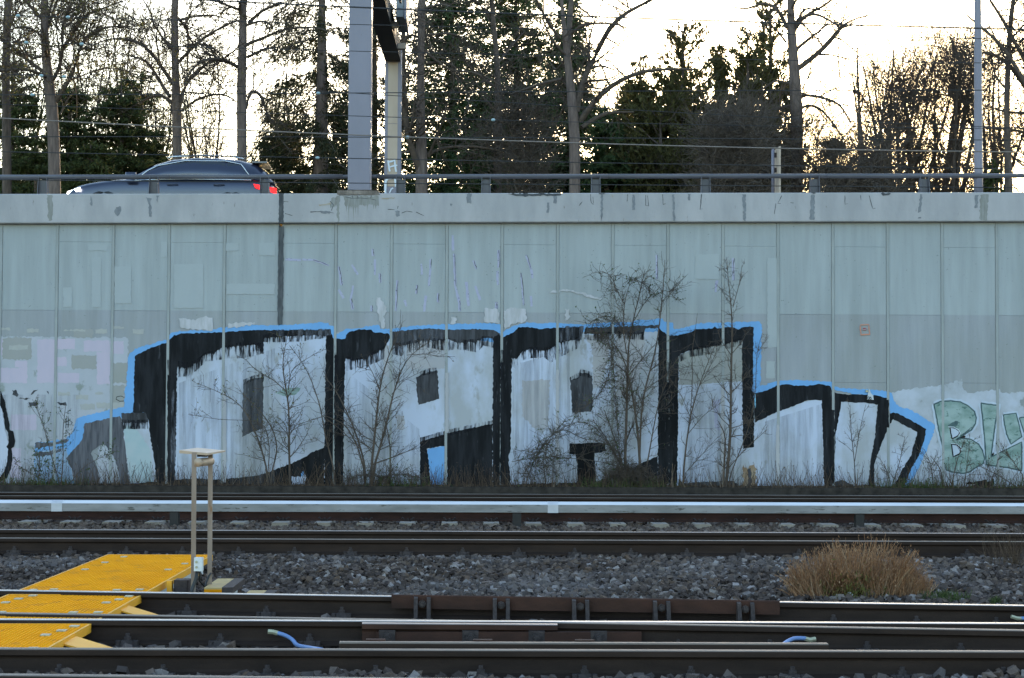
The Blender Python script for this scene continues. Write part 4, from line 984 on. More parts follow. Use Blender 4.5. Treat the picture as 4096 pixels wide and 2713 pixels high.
MB().add([a, d_, c, b_, a + th_ * 2.2, d_ + th_ * 1.5, c + th_, b_ + th_], [(0, 1, 2, 3), (7, 6, 5, 4), (0, 4, 5, 1), (1, 5, 6, 2), (2, 6, 7, 3), (3, 7, 4, 0)]).build('roof_plate', MT['roofplate'], st)
MB().tube([kp(355, 236, yP - .05), kp(375, 234, yP - .03), kp(480, 224, yP + .12)], [.034, .034, .034], 16).build('lamp_tube', MT['roofplate'], st, True)
MB().tube([kp(350, 236, yP - .07), kp(372, 234, yP - .04)], [.037, .037], 16).build('lamp_rim', MT['roofplate'], st, True)
MB().box(kp(350, 160)[0], kp(440, 160)[0], yP - .02, yP + .1, kp(0, 180)[2], kp(0, 140)[2]).build('bracket', MT['iron'], st)
jb = MB()
p, q = kp(318, 1250, yP - .1), kp(400, 1125, yP - .1)
jb.cbox(p[0], q[0], yP - .12, yP - .05, p[2], q[2], .008)
jo = jb.build('junction_box', MT['white_box'], st)
for yy in (1165, 1215):
    pc = kp(342, yy, yP - .125)
    MB().tube([pc, pc + np.array((0, -.008, 0))], .011, 10).build('cap_screw', MT['clip'], jo)
MB().box(kp(345, 0)[0], kp(352, 0)[0], yP - .05, yP - .02, kp(0, 1200)[2], kp(0, 1150)[2]).build('box_bracket', MT['iron'], st)
MB().tube([kp(350, 1250, yP - .09), kp(335, 1330, yP - .1), kp(300, 1420, yP - .12), kp(290, 1500, yP - .15)], .016, 8).build('cable', MT['black_cable'], st, True)
MB().tube([kp(375, 1260, yP - .08), kp(370, 1340, yP - .02), kp(420, 1400, yP + .02), kp(455, 1300, yP + .06), kp(480, 1270, yP + .08)], .009, 8).build('cable', MT['black_cable'], st, True)
sb = thing('steel_box', 'dark steel channel bracket beside the yellow walkway edge', 'bracket', kp(205, 1420, yP + .1))
MB().cbox(kp(140, 0)[0], kp(275, 0)[0], yP + .02, yP + .2, -.25, kp(0, 1338)[2], .01).build('body', MT['iron'], sb)
MB().box(kp(75, 0)[0], kp(122, 0)[0], yP + .02, yP + .1, -.25, kp(0, 1345)[2]).build('yellow_end', MT['yellow_plate'], sb)
# stepped grating boxes
def gbox(name, x0, x1, y0, y1, z, label):
    g = thing(name, label, 'step', ((x0 + x1) / 2, (y0 + y1) / 2, -.22))
    MB().box(x0, x1 - .09, y0, y1, z - .05, z - .014).build('tray', MT['slot'], g)
    n = 9
    for k in range(n):
        x = x0 + (x1 - .09 - x0) * (k + .5) / n
        MB().box(x - .008, x + .008, y0, y1, z - .014, z).build('bar', MT['yellow_dark'], g)
    for k in range(7):
        y = y0 + (y1 - y0) * (k + .5) / 7
        MB().box(x0, x1 - .09, y - .006, y + .006, z - .013, z - .002).build('cross_bar', MT['yellow_dark'], g)
    MB().box(x1 - .09, x1, y0, y1, z - .05, z + .003).build('edge_bar', MT['iron'], g)
    MB().box(x0, x1 - .06, y0 + .03, y1 - .03, -.3, z - .05).build('base', MT['white_box'], g)
    return g
p, q = kp(482, 1360, 16.0), kp(710, 1290, 16.0)
gbox('grating_step', p[0], q[0] + .03, 15.55, 16.4, p[2] + .0, 'small worn yellow grating step with a dark edge bar beside the stand')
p, q = kp(800, 1440, 15.7), kp(1070, 1430, 15.7)
gbox('grating_step', p[0], q[0], 15.35, 16.0, p[2] - .02, 'low grating step half hidden behind the bright diverging rail')
# bits of litter in the ballast
def scrap(u, v, d, s, label, name='litter_scrap'):
    p = on_z(u, v, -.17)
    b = MB()
    pts = [(p[0] + s * math.cos(a) * random.uniform(.6, 1), p[1] + s * math.sin(a) * random.uniform(.6, 1), -.165 + random.uniform(-.01, .03)) for a in np.linspace(0, 6.28, 8)[:-1]]
    b.add(pts + [(p[0], p[1], -.13)], [(i, (i + 1) % 7, 7) for i in range(7)])
    tag(b.build(name, MT['white_box']), label, 'litter')
scrap(3205, 2350, 0, .045, 'white paper scrap lying left of the dry grass clump')
scrap(3398, 2385, 0, .04, 'white scrap at the foot of the dry grass clump')

# ------------------------------------------------------------------ road furniture on the wall
yB = D + .22
Q1 = crop(0, 0, .5102); Q2 = crop(1000, 0, .5102); Q3 = crop(2000, 0, .5102); Q4 = crop(3000, 0, .5102)
def zB(u): return on_y(u, 697 + (u - 2048) * 0.0, yB)[2]
bar = thing('pipe_barrier', 'grey steel pipe barrier on stubby plate posts along the coping', 'barrier', (0, yB, zc(0)))
zpipe = lambda x: zc(x) + .365
mxl, mxr = on_y(1371, 697, yB)[0], on_y(1508, 697, yB)[0]
cuts_l = [-16.5, on_y(-200, 697, yB)[0], on_y(680, 697, yB)[0], mxl]
cuts_r = [mxr, on_y(2433, 697, yB)[0], on_y(3307, 697, yB)[0], on_y(4200, 697, yB)[0], 18.0]
for cs in (cuts_l, cuts_r):
    for a, b2 in zip(cs[:-1], cs[1:]):
        MB().tube([(a, yB, zpipe(a)), (b2 - .002, yB, zpipe(b2))], .045, 16).build('pipe', MT['grey_rail'], bar, True)
MB().tube([(mxl - .05, yB, zpipe(mxl)), (mxl + .1, yB, zpipe(mxl))], .036, 12).build('pipe_sleeve', MT['grey_rail'], bar)
MB().tube([(mxr - .1, yB, zpipe(mxr)), (mxr + .05, yB, zpipe(mxr))], .036, 12).build('pipe_sleeve', MT['grey_rail'], bar)
for u in (-270, 172, 616, 1059, 1603, 1944, 2383, 2822, 3258, 3697, 4135):
    x = on_y(u, 730, yB)[0]
    z0, z1 = zc(x), zpipe(x)
    b = MB()
    for sx in (-1, 1):
        b.add([(x + sx * .085 - .006, yB - .10, z0), (x + sx * .085 + .006, yB - .10, z0), (x + sx * .085 + .006, yB + .14, z0), (x + sx * .085 - .006, yB + .14, z0),
               (x + sx * .08 - .006, yB - .047, z1 + .01), (x + sx * .08 + .006, yB - .047, z1 + .01), (x + sx * .08 + .006, yB + .05, z1 + .01), (x + sx * .08 - .006, yB + .05, z1 + .01)],
              [(0, 3, 2, 1), (4, 5, 6, 7), (0, 1, 5, 4), (1, 2, 6, 5), (2, 3, 7, 6), (3, 0, 4, 7)])
    b.box(x - .08, x + .08, yB + .02, yB + .032, z0, z1 - .055)
    po = b.build('barrier_post', MT['grey_rail'], bar)
    MB().box(x - .115, x + .115, yB - .13, yB + .16, z0 - .01, z0 + .014).build('foot_plate', MT['iron'], po)
# sign gantry: near leg, far leg, dark beam, sign boxes
yM, yFar = D + .24, 46.6
gan = thing('sign_gantry', 'tall grey road sign gantry with cream-faced far leg and dark beam', 'gantry', (on_y(1440, 760, yM)[0], yM, zc(-3)))
xa, xb = on_y(1396, 400, yM)[0], on_y(1486, 400, yM)[0]
zbase = zc(xa)
zbeam = on_y(1583, 246, yFar)[2]
b = MB()
b.cbox(xa, xb, yM - .2, yM + .25, zbase + .09, zbeam + .5, .02)
b.build('near_leg', MT['grey_steel'], gan)
MB().box(xa - .02, xb + .02, yM - .23, yM + .3, zbase + .06, zbase + .085).build('base_plate', MT['iron'], gan)
for sx in (xa - .1, xb + .1):
    MB().tube([(sx, yM - .12, zbase + .05), (sx, yM - .12, zbase + .12)], .03, 6).build('anchor_bolt', MT['rail_red'], gan)
    MB().tube([(sx, yM + .18, zbase + .05), (sx, yM + .18, zbase + .12)], .03, 6).build('anchor_bolt', MT['rail_red'], gan)
x0p, x1p = on_y(1354, 772, yM)[0], on_y(1519, 772, yM)[0]
pl = MB().cbox(x0p, x1p, D - .145, yM + .5, zbase - .025, zbase + .055, .015).build('concrete_plinth', MT['plinth'], gan)
fa, fb = on_y(1539, 400, yFar)[0], on_y(1605, 400, yFar)[0]
zfb = zroad(fa)
fm = MB().cbox(fa, fb, yFar, yFar + .42, zfb, zbeam + .45, .015).build('far_leg', MT['grey_steel'], gan)
ca, cb = on_y(1552, 400, yFar)[0], on_y(1591, 400, yFar)[0]
zj_ = on_y(1570, 495, yFar)[2]
MB().box(ca, cb, yFar - .012, yFar - .001, on_y(1570, 746, yFar)[2], zj_ - .006).build('cream_face', MT['cream_steel'], gan)
MB().box(ca, cb, yFar - .012, yFar - .001, zj_ + .006, zbeam - .02).build('cream_face', MT['cream_steel'], gan)
U2 = crop(1300, 560, 1 / 4.611)
LAY[0] = .02
P_TAGW = M('white_tag_paint', (0.62, 0.66, 0.72), (0.58, 0.62, 0.68), 8.0, 0.7)
paint('white_tag', [stroke(U2((1165, 380), (1170, 440), (1195, 585)), 7), stroke(U2((1165, 405), (1230, 395), (1285, 375), (1290, 440), (1310, 585)), 7), stroke(U2((1195, 500), (1260, 480), (1335, 465)), 6), stroke(U2((1115, 985), (1112, 850), (1120, 760), (1170, 690), (1290, 690)), 9),
      stroke(U2((1150, 705), (1280, 705), (1300, 760), (1305, 860)), 8), stroke(U2((1190, 980), (1220, 910), (1255, 885)), 5)], P_TAGW, 'white spray tag on the foot of the far leg', .8, gan, yFar - .02, 5)
# beam between the legs (runs across the road)
xe0, xe1 = on_y(1541, 246, yFar)[0], on_y(1603, 246, yFar)[0]
xn0, xn1 = xa + .0, xb
bm = MB()
bm.add([(xn0, yM + .25, zbeam), (xn1, yM + .25, zbeam), (xe1, yFar - .0, zbeam), (xe0, yFar - .0, zbeam), (xn0, yM + .25, zbeam + .45), (xn1, yM + .25, zbeam + .45), (xe1, yFar, zbeam + .45), (xe0, yFar, zbeam + .45)],
       [(0, 3, 2, 1), (4, 5, 6, 7), (0, 1, 5, 4), (1, 2, 6, 5), (2, 3, 7, 6), (3, 0, 4, 7)])
bm.build('beam', MT['beam'], gan)
for k, (yy, hgt, lw) in enumerate(((39.5, 1.4, .5), (43.0, 1.3, .5))):
    t = (yy - yM) / (yFar - yM)
    xs_ = xn1 + (xe1 - xn1) * t + .05
    sg = MB().cbox(xs_ + .05, xs_ + .24, yy - .9, yy + .9, zbeam + .18, zbeam + hgt, .02).build('sign_box', MT['sign_grey'], gan)
    MB().box(xs_ + .24, xs_ + .29, yy - .95, yy + .95, zbeam + .12, zbeam + hgt + .05).build('sign_face_frame', MT['grey_steel'], sg)
    MB().box(xs_ - .06, xs_ + .1, yy - .3, yy - .2, zbeam + .05, zbeam + .2).build('sign_bracket', MT['cream_steel'], sg)
    MB().box(xs_ + .05, xs_ + .09, yy - .5, yy + .5, zbeam + .1, zbeam + .9).build('cable_box', MT['cream_steel'], sg)
zc2 = on_y(1595, 188, 45.3)[2]
MB().box(on_y(1594, 0, 45.3)[0], on_y(1624, 0, 45.3)[0], 45.2, 45.45, on_y(1600, 197, 45.3)[2], on_y(1600, 176, 45.3)[2]).build('camera_housing', MT['cream_steel'], gan)
# lamp post on the right, edge-on traffic sign
yL = D + .3
lp = thing('lamp_post', 'slim tapering grey lamp post standing on the coping at the bright gap', 'lamp post', (on_y(3914, 768, yL)[0], yL, zc(9.0)))
xb_ = on_y(3914, 760, yL)[0]; xt_ = on_y(3911, 0, yL)[0]
zt0 = on_y(3911, 0, yL)[2]
MB().tube([(xb_, yL, zc(xb_) - .01), (xb_, yL, zc(xb_) + .5), (xt_, yL, zt0), (xt_ * 2 - xb_ , yL, zt0 * 2 - zc(xb_))], [.088, .084, .066, .05], 14).build('pole', MT['grey_steel'], lp, True)
ztop = zt0 * 2 - zc(xb_)
MB().tube([(xt_ * 2 - xb_, yL, ztop - .05), (xt_, yL + .5, ztop + .25), (xt_, yL + 1.6, ztop + .35)], [.04, .035, .03], 10).build('arm', MT['grey_steel'], lp, True)
MB().cbox(xt_ - .12, xt_ + .12, yL + 1.5, yL + 2.2, ztop + .28, ztop + .42, .04).build('lantern', MT['sign_grey'], lp)
MB().box(xb_ - .13, xb_ + .13, yL - .13, yL + .13, zc(xb_) - .01, zc(xb_) + .015).build('base_plate', MT['iron'], lp)
yS = D + .55
sg = thing('traffic_sign', 'small traffic sign seen edge-on with its round grey post', 'sign', (on_y(3095, 768, yS)[0], yS, zc(5.0)))
xs0 = on_y(3092, 700, yS)[0]
MB().tube([(xs0, yS, zc(xs0) - .01), (xs0, yS, on_y(3092, 600, yS)[2])], .032, 12).build('post', MT['grey_steel'], sg, True)
MB().tube([(xs0, yS, on_y(3092, 601, yS)[2]), (xs0, yS, on_y(3092, 597, yS)[2])], [.036, .02], 12).build('post_cap', MT['grey_steel'], sg, True)
x1_, x2_ = on_y(3106, 700, yS)[0], on_y(3112, 700, yS)[0]
MB().box(x1_, x2_, yS - .32, yS + .32, zc(xs0), on_y(3106, 586, yS - .3)[2]).build('sign_panel', MT['cream_steel'], sg)
MB().box(xs0 + .02, x1_, yS - .03, yS + .03, on_y(3100, 630, yS)[2], on_y(3100, 612, yS)[2]).build('clamp', MT['iron'], sg)
MB().box(xs0 + .02, x1_, yS - .03, yS + .03, on_y(3100, 690, yS)[2], on_y(3100, 672, yS)[2]).build('clamp', MT['iron'], sg)

# ------------------------------------------------------------------ overhead wires above the far track
yW = 31.5
WIRES = [
 ('thick', [(-400, -70), (0, -38), (1000, 9), (1485, 31), (2100, 55), (3000, 91), (4096, 117), (4500, 127)], 'thick dark wire crossing the tops of the bare trees'),
 ('thin', [(-400, 50), (0, 59), (1000, 91), (2100, 111), (3000, 136), (4096, 160), (4500, 168)], 'thin wire with turquoise clips, first under the thick dark wire'),
 ('thin', [(-400, 158), (0, 166), (1000, 195), (2100, 221), (3000, 239), (4096, 253), (4500, 258)], 'thin wire with clips, second under the thick dark wire'),
 ('thin', [(-400, 280), (0, 293), (1000, 352), (2100, 410), (3000, 470), (4096, 510), (4500, 522)], 'most steeply sagging faint wire, passing both gantry legs'),
 ('mid', [(-400, 381), (0, 380), (1000, 376), (2048, 367), (3000, 363), (4096, 362), (4500, 362)], 'level wire running straight across the middle of the tree trunks'),
 ('thin', [(-400, 404), (0, 418), (1000, 451), (2100, 483), (3000, 504), (4096, 512), (4500, 514)], 'faint thin wire close above the bright cable'),
 ('bright', [(-400, 452), (0, 472), (1000, 523), (2100, 565), (3000, 592), (4096, 607), (4500, 611)], 'bright thick cable sagging across both gantry legs'),
 ('mid', [(-400, 548), (0, 548), (1000, 548), (2000, 550), (3000, 556), (4096, 561), (4500, 563)], 'level wire just under the bright cable'),
 ('mid', [(-400, 600), (0, 607), (1000, 627), (2100, 646), (3000, 662), (4096, 676), (4500, 681)], 'thin wire just above the pipe barrier'),
 ('mid', [(-400, 714), (0, 719), (1000, 731), (2100, 735), (3000, 745), (4096, 752), (4500, 755)], 'lowest wire, crossing in front of the barrier posts'),
]
RAD = {'thick': .014, 'bright': .012, 'mid': .0085, 'thin': .0065}
BEADS = {1: [(72, 59), (272, 66)], 2: [(105, 167), (327, 174)], 3: [(165, 224), (256, 223)], 4: [(130, 379), (1273, 373)], 7: [(1630, 546)], 5: [(1973, 482)], 8: [(1270, 632)]}
for i, (kd, pts, lb) in enumerate(WIRES):
    P = np.array(pts, float)
    us = np.linspace(P[0, 0], P[-1, 0], 33)
    co = np.polyfit(P[:, 0], P[:, 1], 3)
    vv = np.polyval(co, us)
    W3 = np.array([on_y(a, b_, yW + .15 * i) for a, b_ in zip(us, vv)])
    e = np.vstack([W3[0] + (W3[0] - W3[1]) * 18, W3, W3[-1] + (W3[-1] - W3[-2]) * 18])
    o = MB().tube(e, RAD[kd], 6).build('overhead_wire', MT['wire_light'] if kd == 'bright' else MT['wire'], None, True)
    tag(o, lb, 'wire')
    for (bu, bv) in BEADS.get(i, []):
        c = on_y(bu, float(np.polyval(co, bu)), yW + .15 * i)
        MB().tube([c + np.array((-.035, 0, 0)), c + np.array((-.015, 0, 0)), c + np.array((.015, 0, 0)), c + np.array((.035, 0, 0))], [.012, .026, .026, .012], 8).build('clip', MT['bead'], o, True)

# ------------------------------------------------------------------ passing car
def carpaint(name, c):
    mt, nt, b = nodes_of(name)
    n = pos_noise(nt, 1.5)
    nt.links.new(ramp(nt, n.outputs['Fac'], [(.3, c), (.7, tuple(x * .9 for x in c))]).outputs[0], b.inputs['Base Color'])
    b.inputs['Metallic'].default_value = .4
    b.inputs['Roughness'].default_value = .32
    b.inputs['Coat Weight'].default_value = .8
    b.inputs['Coat Roughness'].default_value = .08
    return mt
CP = carpaint('dark_blue_car_paint', (.022, .026, .05))
CG = M('tinted_car_glass', (.012, .014, .018), (.016, .018, .022), 2.0, .08, 0, spec=.8)
CR = M('bright_car_trim', (.6, .62, .65), (.5, .52, .55), 5.0, .25, .9)
CT = M('tyre_rubber', (.012, .012, .012), (.02, .02, .02), 20.0, .85)
CK = M('black_car_plastic', (.015, .015, .016), (.022, .022, .022), 9.0, .6)
yC = 42.0
xc = on_y(704, 740, yC)[0]
zr = zroad(xc) + GR * .0
car = thing('suv_car', 'dark blue SUV driving past behind the pipe barrier', 'car', (xc, yC, zr))
def cx(x): return xc - x                      # the car faces left
def loft(st, closed=True):
    n = len(st[0]); v = [p for s in st for p in s]
    f = []
    for i in range(len(st) - 1):
        for j in range(n if closed else n - 1):
            k = (j + 1) % n
            f.append((i * n + j, i * n + k, (i + 1) * n + k, (i + 1) * n + j))
    if closed:
        f += [tuple(range(n - 1, -1, -1)), tuple((len(st) - 1) * n + j for j in range(n))]
    return v, f
def section(x, zt2, w, zb2=.28):
    a = [(-.90 * w, zb2), (-.97 * w, zb2 + .12), (-1.0 * w, .5 * (zb2 + zt2)), (-.985 * w, zt2 - .16), (-.93 * w, zt2 - .05), (-.75 * w, zt2), (-.3 * w, zt2 + .025)]
    a = a + [(-p, q) for p, q in a[::-1]]
    return [(cx(x), yC + p, zr + q) for p, q in a]
BS = [(2.36, .60, .62, .34), (2.31, .80, .76, .27), (2.17, .93, .86, .25), (1.85, 1.03, .91, .25), (1.4, 1.09, .93, .25), (.95, 1.13, .94, .25), (.3, 1.11, .94, .25), (-.6, 1.11, .94, .25), (-1.4, 1.13, .94, .25), (-1.95, 1.13, .91, .26), (-2.2, 1.08, .87, .28), (-2.32, .95, .82, .32), (-2.36, .7, .76, .38)]
v, f = loft([section(*s) for s in BS])
bo = MB().add(v, f).build('body', CP, car, True)
bo.modifiers.new('s', 'SUBSURF').levels = 2; bo.modifiers['s'].render_levels = 2
GS = [(1.02, 1.04, .80, 1.07, .78), (.72, 1.06, .84, 1.27, .72), (.38, 1.07, .86, 1.46, .66), (.0, 1.07, .87, 1.575, .64), (-.5, 1.07, .87, 1.625, .63), (-1.0, 1.07, .87, 1.625, .62), (-1.5, 1.07, .86, 1.58, .60), (-1.85, 1.07, .84, 1.50, .57), (-2.08, 1.07, .82, 1.34, .60), (-2.28, 1.05, .78, 1.08, .72)]
def gsec(x, zb2, wb, zt2, wt):
    a = [(-wb, zb2), (-(wb * .55 + wt * .45), zb2 + (zt2 - zb2) * .5), (-wt, zt2 - .05 if zt2 - zb2 > .2 else zt2 - .01), (-wt * .8, zt2), (-wt * .3, zt2 + .015)]
    a = a + [(-p, q) for p, q in a[::-1]]
    return [(cx(x), yC + p, zr + q) for p, q in a]
v, f = loft([gsec(*s) for s in GS])
gh = MB().add(v, f).build('greenhouse', CP, car, True)
def gside(x, t):
    xs_ = [s[0] for s in GS][::-1]
    q = [np.interp(x, xs_, [s[k] for s in GS][::-1]) for k in range(1, 5)]
    return cx(x), yC - (q[1] + (q[3] - q[1]) * t) - .012, zr + q[0] + (q[2] - .05 - q[0]) * t
def win(name, xs_, tl, th2, mat=CG, dy=0.0):
    st = []
    for i, x in enumerate(xs_):
        t1 = th2[i] if hasattr(th2, '__len__') else th2
        st.append([(lambda p: (p[0], p[1] - dy, p[2]))(gside(x, tl + (t1 - tl) * k / 4)) for k in range(5)])
    v, f = loft(st, False)
    return MB().add(v, f).build(name, mat, car, True)
win('front_side_window', [.72, .5, .3, .1, -.1, -.33], .1, [.3, .8, .88, .9, .9, .9])
win('rear_side_window', [-.38, -.7, -1.0, -1.2], .1, .9)
win('quarter_window', [-1.25, -1.45, -1.6, -1.75], .1, [.9, .88, .8, .3])
for nm, pts in (('window_trim', [gside(x, .06) for x in (.78, .3, -.4, -1.2, -1.8)]), ('window_trim', [gside(x, t) for x, t in ((.78, .12), (.52, .9), (.3, .97), (-.3, .97), (-1.2, .97), (-1.55, .9), (-1.82, .1))])):
    MB().tube([(p[0], p[1] - .006, p[2]) for p in pts], .014, 6).build(nm, CR, car, True)
MB().tube([gside(x, .98)[0:1] + (yC - .6, zr + z) for x, z in ((.1, 1.6), (0, 1.635), (-.6, 1.67), (-1.3, 1.655), (-1.6, 1.6))], .018, 8).build('roof_rail', CR, car, True)
MB().tube([(cx(x), yC + .6, zr + z) for x, z in ((.1, 1.6), (0, 1.635), (-.6, 1.67), (-1.3, 1.655), (-1.6, 1.6))], .018, 8).build('roof_rail', CR, car, True)
# windscreen and rear window
for nm, xs2 in (('windscreen', (.99, .72, .42)), ('rear_window', (-1.92, -2.08, -2.24))):
    st = []
    for x in xs2:
        q = [np.interp(x, [s[0] for s in GS][::-1], [s[k] for s in GS][::-1]) for k in range(1, 5)]
        st.append([(cx(x) + (-.012 if x > 0 else .012), yC + q[3] * .85 * k, zr + q[2] + .012) for k in (-1, -.5, 0, .5, 1)])
    v, f = loft(st, False)
    MB().add(v, f).build(nm, CG, car, True)
hl = emit('lit_headlight', (1.0, .97, .9), 2.5); tl_ = emit('lit_tail_light', (.75, .008, .008), .55)
for sy in (-1, 1):
    MB().add([(cx(2.27), yC + sy * .60, zr + .76), (cx(2.27), yC + sy * .60, zr + .84), (cx(1.98), yC + sy * .87, zr + .90), (cx(1.98), yC + sy * .88, zr + .82), (cx(2.33), yC + sy * .62, zr + .765), (cx(2.31), yC + sy * .62, zr + .835), (cx(1.98), yC + sy * .925, zr + .89), (cx(1.98), yC + sy * .93, zr + .82)],
             [(4, 5, 6, 7), (0, 1, 5, 4), (1, 2, 6, 5), (2, 3, 7, 6), (3, 0, 4, 7), (0, 3, 2, 1)]).build('headlight', hl, car)
    MB().add([(cx(-1.86), yC + sy * .88, zr + 1.0), (cx(-2.2), yC + sy * .80, zr + .9), (cx(-2.2), yC + sy * .8, zr + .8), (cx(-1.9), yC + sy * .9, zr + .92), (cx(-1.86), yC + sy * .935, zr + 1.0), (cx(-2.36), yC + sy * .80, zr + .92), (cx(-2.36), yC + sy * .8, zr + .8), (cx(-1.9), yC + sy * .945, zr + .91)],
             [(4, 5, 6, 7), (0, 1, 5, 4), (1, 2, 6, 5), (2, 3, 7, 6), (3, 0, 4, 7), (0, 3, 2, 1)]).build('tail_light', tl_, car)
    MB().cbox(cx(.95), cx(.72), yC + sy * 1.0 - .1, yC + sy * 1.0 + .08, zr + 1.07, zr + 1.22, .03).build('door_mirror', CP, car, True)
    for hx in (.05, -.98):
        MB().tube([(cx(hx), yC + sy * .945, zr + .97), (cx(hx - .12), yC + sy * .965, zr + .975), (cx(hx - .24), yC + sy * .945, zr + .98)], .014, 6).build('door_handle', CP, car, True)
    for wx in (1.45, -1.38):
        wy = yC + sy * .82
        ty = MB().tube([(cx(wx), wy - .11, zr + .36), (cx(wx), wy - .09, zr + .36), (cx(wx), wy + .09, zr + .36), (cx(wx), wy + .11, zr + .36)], [.33, .36, .36, .33], 28).build('tyre', CT, car, True)
        MB().tube([(cx(wx), wy - .125 * 1, zr + .36), (cx(wx), wy + .125, zr + .36)], .24, 20).build('rim', CR, car)
        ar = [(cx(wx) + .43 * math.cos(a), yC + sy * .935, zr + .36 + .43 * math.sin(a)) for a in np.linspace(0, math.pi, 15)]
        MB().tube(ar, .035, 6).build('arch_trim', CK, car, True)
MB().tube([(cx(x), yC - .955, zr + .34) for x in (1.0, 0, -.9)], .05, 6).build('sill_trim', CK, car, True)
MB().cbox(cx(-1.78), cx(-2.12), yC - .55, yC + .55, zr + 1.52, zr + 1.555, .01).build('roof_spoiler', CP, car)

# ------------------------------------------------------------------ vegetation tools (vectorised)
def resample(P, Rr, K):
    P = np.asarray(P, float); Rr = np.asarray(Rr, float)
    s = np.r_[0, np.cumsum(np.linalg.norm(np.diff(P, axis=0), axis=1))]
    t = np.linspace(0, s[-1], K)
    return np.stack([np.interp(t, s, P[:, i]) for i in range(3)], 1), np.interp(t, s, Rr)
def smooth(P, k=2):
    P = P.copy()
    for _ in range(k):
        P[1:-1] = (P[:-2] + 2 * P[1:-1] + P[2:]) / 4
    return P
def spawn(P, Rr, n, lmin, lmax, K, wob, bias, spread, rs, rmin, tmin=.15, tmax=1.0, taper=.3, curl=0.0, g=rng):
    # P (M,K0,3), Rr (M,K0): n children on random parents, weighted by parent length
    Mn, K0 = Rr.shape
    ln = np.linalg.norm(np.diff(P, axis=1), axis=2).sum(1)
    idx = g.choice(Mn, n, p=ln / ln.sum())
    t = g.uniform(tmin, tmax, n) * (K0 - 1)
    i0 = np.minimum(t.astype(int), K0 - 2); fr = (t - i0)[:, None]
    S = P[idx, i0] * (1 - fr) + P[idx, i0 + 1] * fr
    r0 = np.maximum(rmin, (Rr[idx, i0] * (1 - fr[:, 0]) + Rr[idx, i0 + 1] * fr[:, 0]) * rs)
    T = P[idx, i0 + 1] - P[idx, i0]
    T /= np.linalg.norm(T, axis=1)[:, None] + 1e-9
    rd_ = g.normal(size=(n, 3)); rd_ /= np.linalg.norm(rd_, axis=1)[:, None]
    d = T * (1 - spread) + rd_ * spread + np.array(bias)
    d /= np.linalg.norm(d, axis=1)[:, None]
    L = g.uniform(lmin, lmax, n) * (1.1 - .6 * t / (K0 - 1))
    out = np.empty((n, K, 3)); out[:, 0] = S
    ax = g.normal(size=(n, 3)) * curl
    for k in range(1, K):
        d = d + g.normal(size=(n, 3)) * wob + np.array(bias) * .25 + ax / K
        d /= np.linalg.norm(d, axis=1)[:, None]
        out[:, k] = out[:, k - 1] + d * (L / (K - 1))[:, None]
    rad = r0[:, None] * np.linspace(1, taper, K)[None]
    return out, np.maximum(rad, rmin * .6)
def tubes(P, Rr, S=3):
    Mn, K, _ = P.shape
    T = np.gradient(P, axis=1)
    T /= np.linalg.norm(T, axis=2)[..., None] + 1e-9
    ref = np.where(np.abs(T[..., 2:3]) < .9, np.array((0, 0, 1.0)), np.array((1.0, 0, 0)))
    A = np.cross(T, ref); A /= np.linalg.norm(A, axis=2)[..., None] + 1e-9
    B = np.cross(T, A)
    ang = np.arange(S) * 2 * math.pi / S
    V = P[:, :, None] + Rr[:, :, None, None] * (A[:, :, None] * np.cos(ang)[:, None] + B[:, :, None] * np.sin(ang)[:, None])
    base = (np.arange(Mn)[:, None, None] * K + np.arange(K - 1)[None, :, None]) * S
    i = np.arange(S)[None, None]; j = (i + 1) % S
    fa = np.stack([base + i, base + j, base + S + j, base + S + i], -1).reshape(-1, 4)
    return V.reshape(-1, 3), fa
def ribbons(P, Rr, g=rng):
    # the finest twigs: flat strips, randomly turned
    Mn, K, _ = P.shape
    T = P[:, -1] - P[:, 0]
    S = np.cross(T, g.normal(size=(Mn, 3))); S /= np.linalg.norm(S, axis=1)[:, None] + 1e-9
    V = np.stack([P - S[:, None] * Rr[..., None] * 1.15, P + S[:, None] * Rr[..., None] * 1.15], 2)
    base = (np.arange(Mn)[:, None] * K + np.arange(K - 1)[None]) * 2
    fa = np.stack([base, base + 1, base + 3, base + 2], -1).reshape(-1, 4)
    return V.reshape(-1, 3), fa
def merge(parts):
    vs_, fs, n = [], [], 0
    for v, f in parts:
        vs_.append(v); fs.append(f + n); n += len(v)
    return np.concatenate(vs_), np.concatenate(fs)
def cards(C, Dr, ln, wd, g=rng):
    # diamonds centred at C along Dr
    n = len(C)
    Dr = Dr / (np.linalg.norm(Dr, axis=1)[:, None] + 1e-9)
    rn = g.normal(size=(n, 3))
    S = np.cross(Dr, rn); S /= np.linalg.norm(S, axis=1)[:, None] + 1e-9
    a = (Dr * ln[:, None]); b_ = S * wd[:, None]
    V = np.stack([C - a * .5, C + b_ * .5 - a * .08, C + a * .5, C - b_ * .5 - a * .08], 1).reshape(-1, 3)
    return V, np.arange(n * 4).reshape(-1, 4)
def limbs3(Cf, lst, y, dy=0.0, g=rng):
    # lst: list of polylines [(x,y,width px)...] in crop coords -> resampled 3-D limbs
    out = []
    for k, pl in enumerate(lst):
        pp = Cf(*[p[:2] for p in pl])
        w = [p[2] if len(p) > 2 else None for p in pl]
        w0 = w[0] or 26
        w1 = w[-1] or 9
        sgn = g.uniform(-1, 1)
        P = []
        for i, (uu, vv) in enumerate(pp):
            t = i / (len(pp) - 1)
            yy = y + dy * sgn * t * 1.6
            P.append(on_y(uu, vv, yy))
        ww = [(w[i] if w[i] else w0 + (w1 - w0) * i / (len(pp) - 1)) * .5102 * y / F / 2 for i in range(len(pp))]
        P, rr = resample(P, ww, 12)
        out.append((smooth(P), rr))
    return out
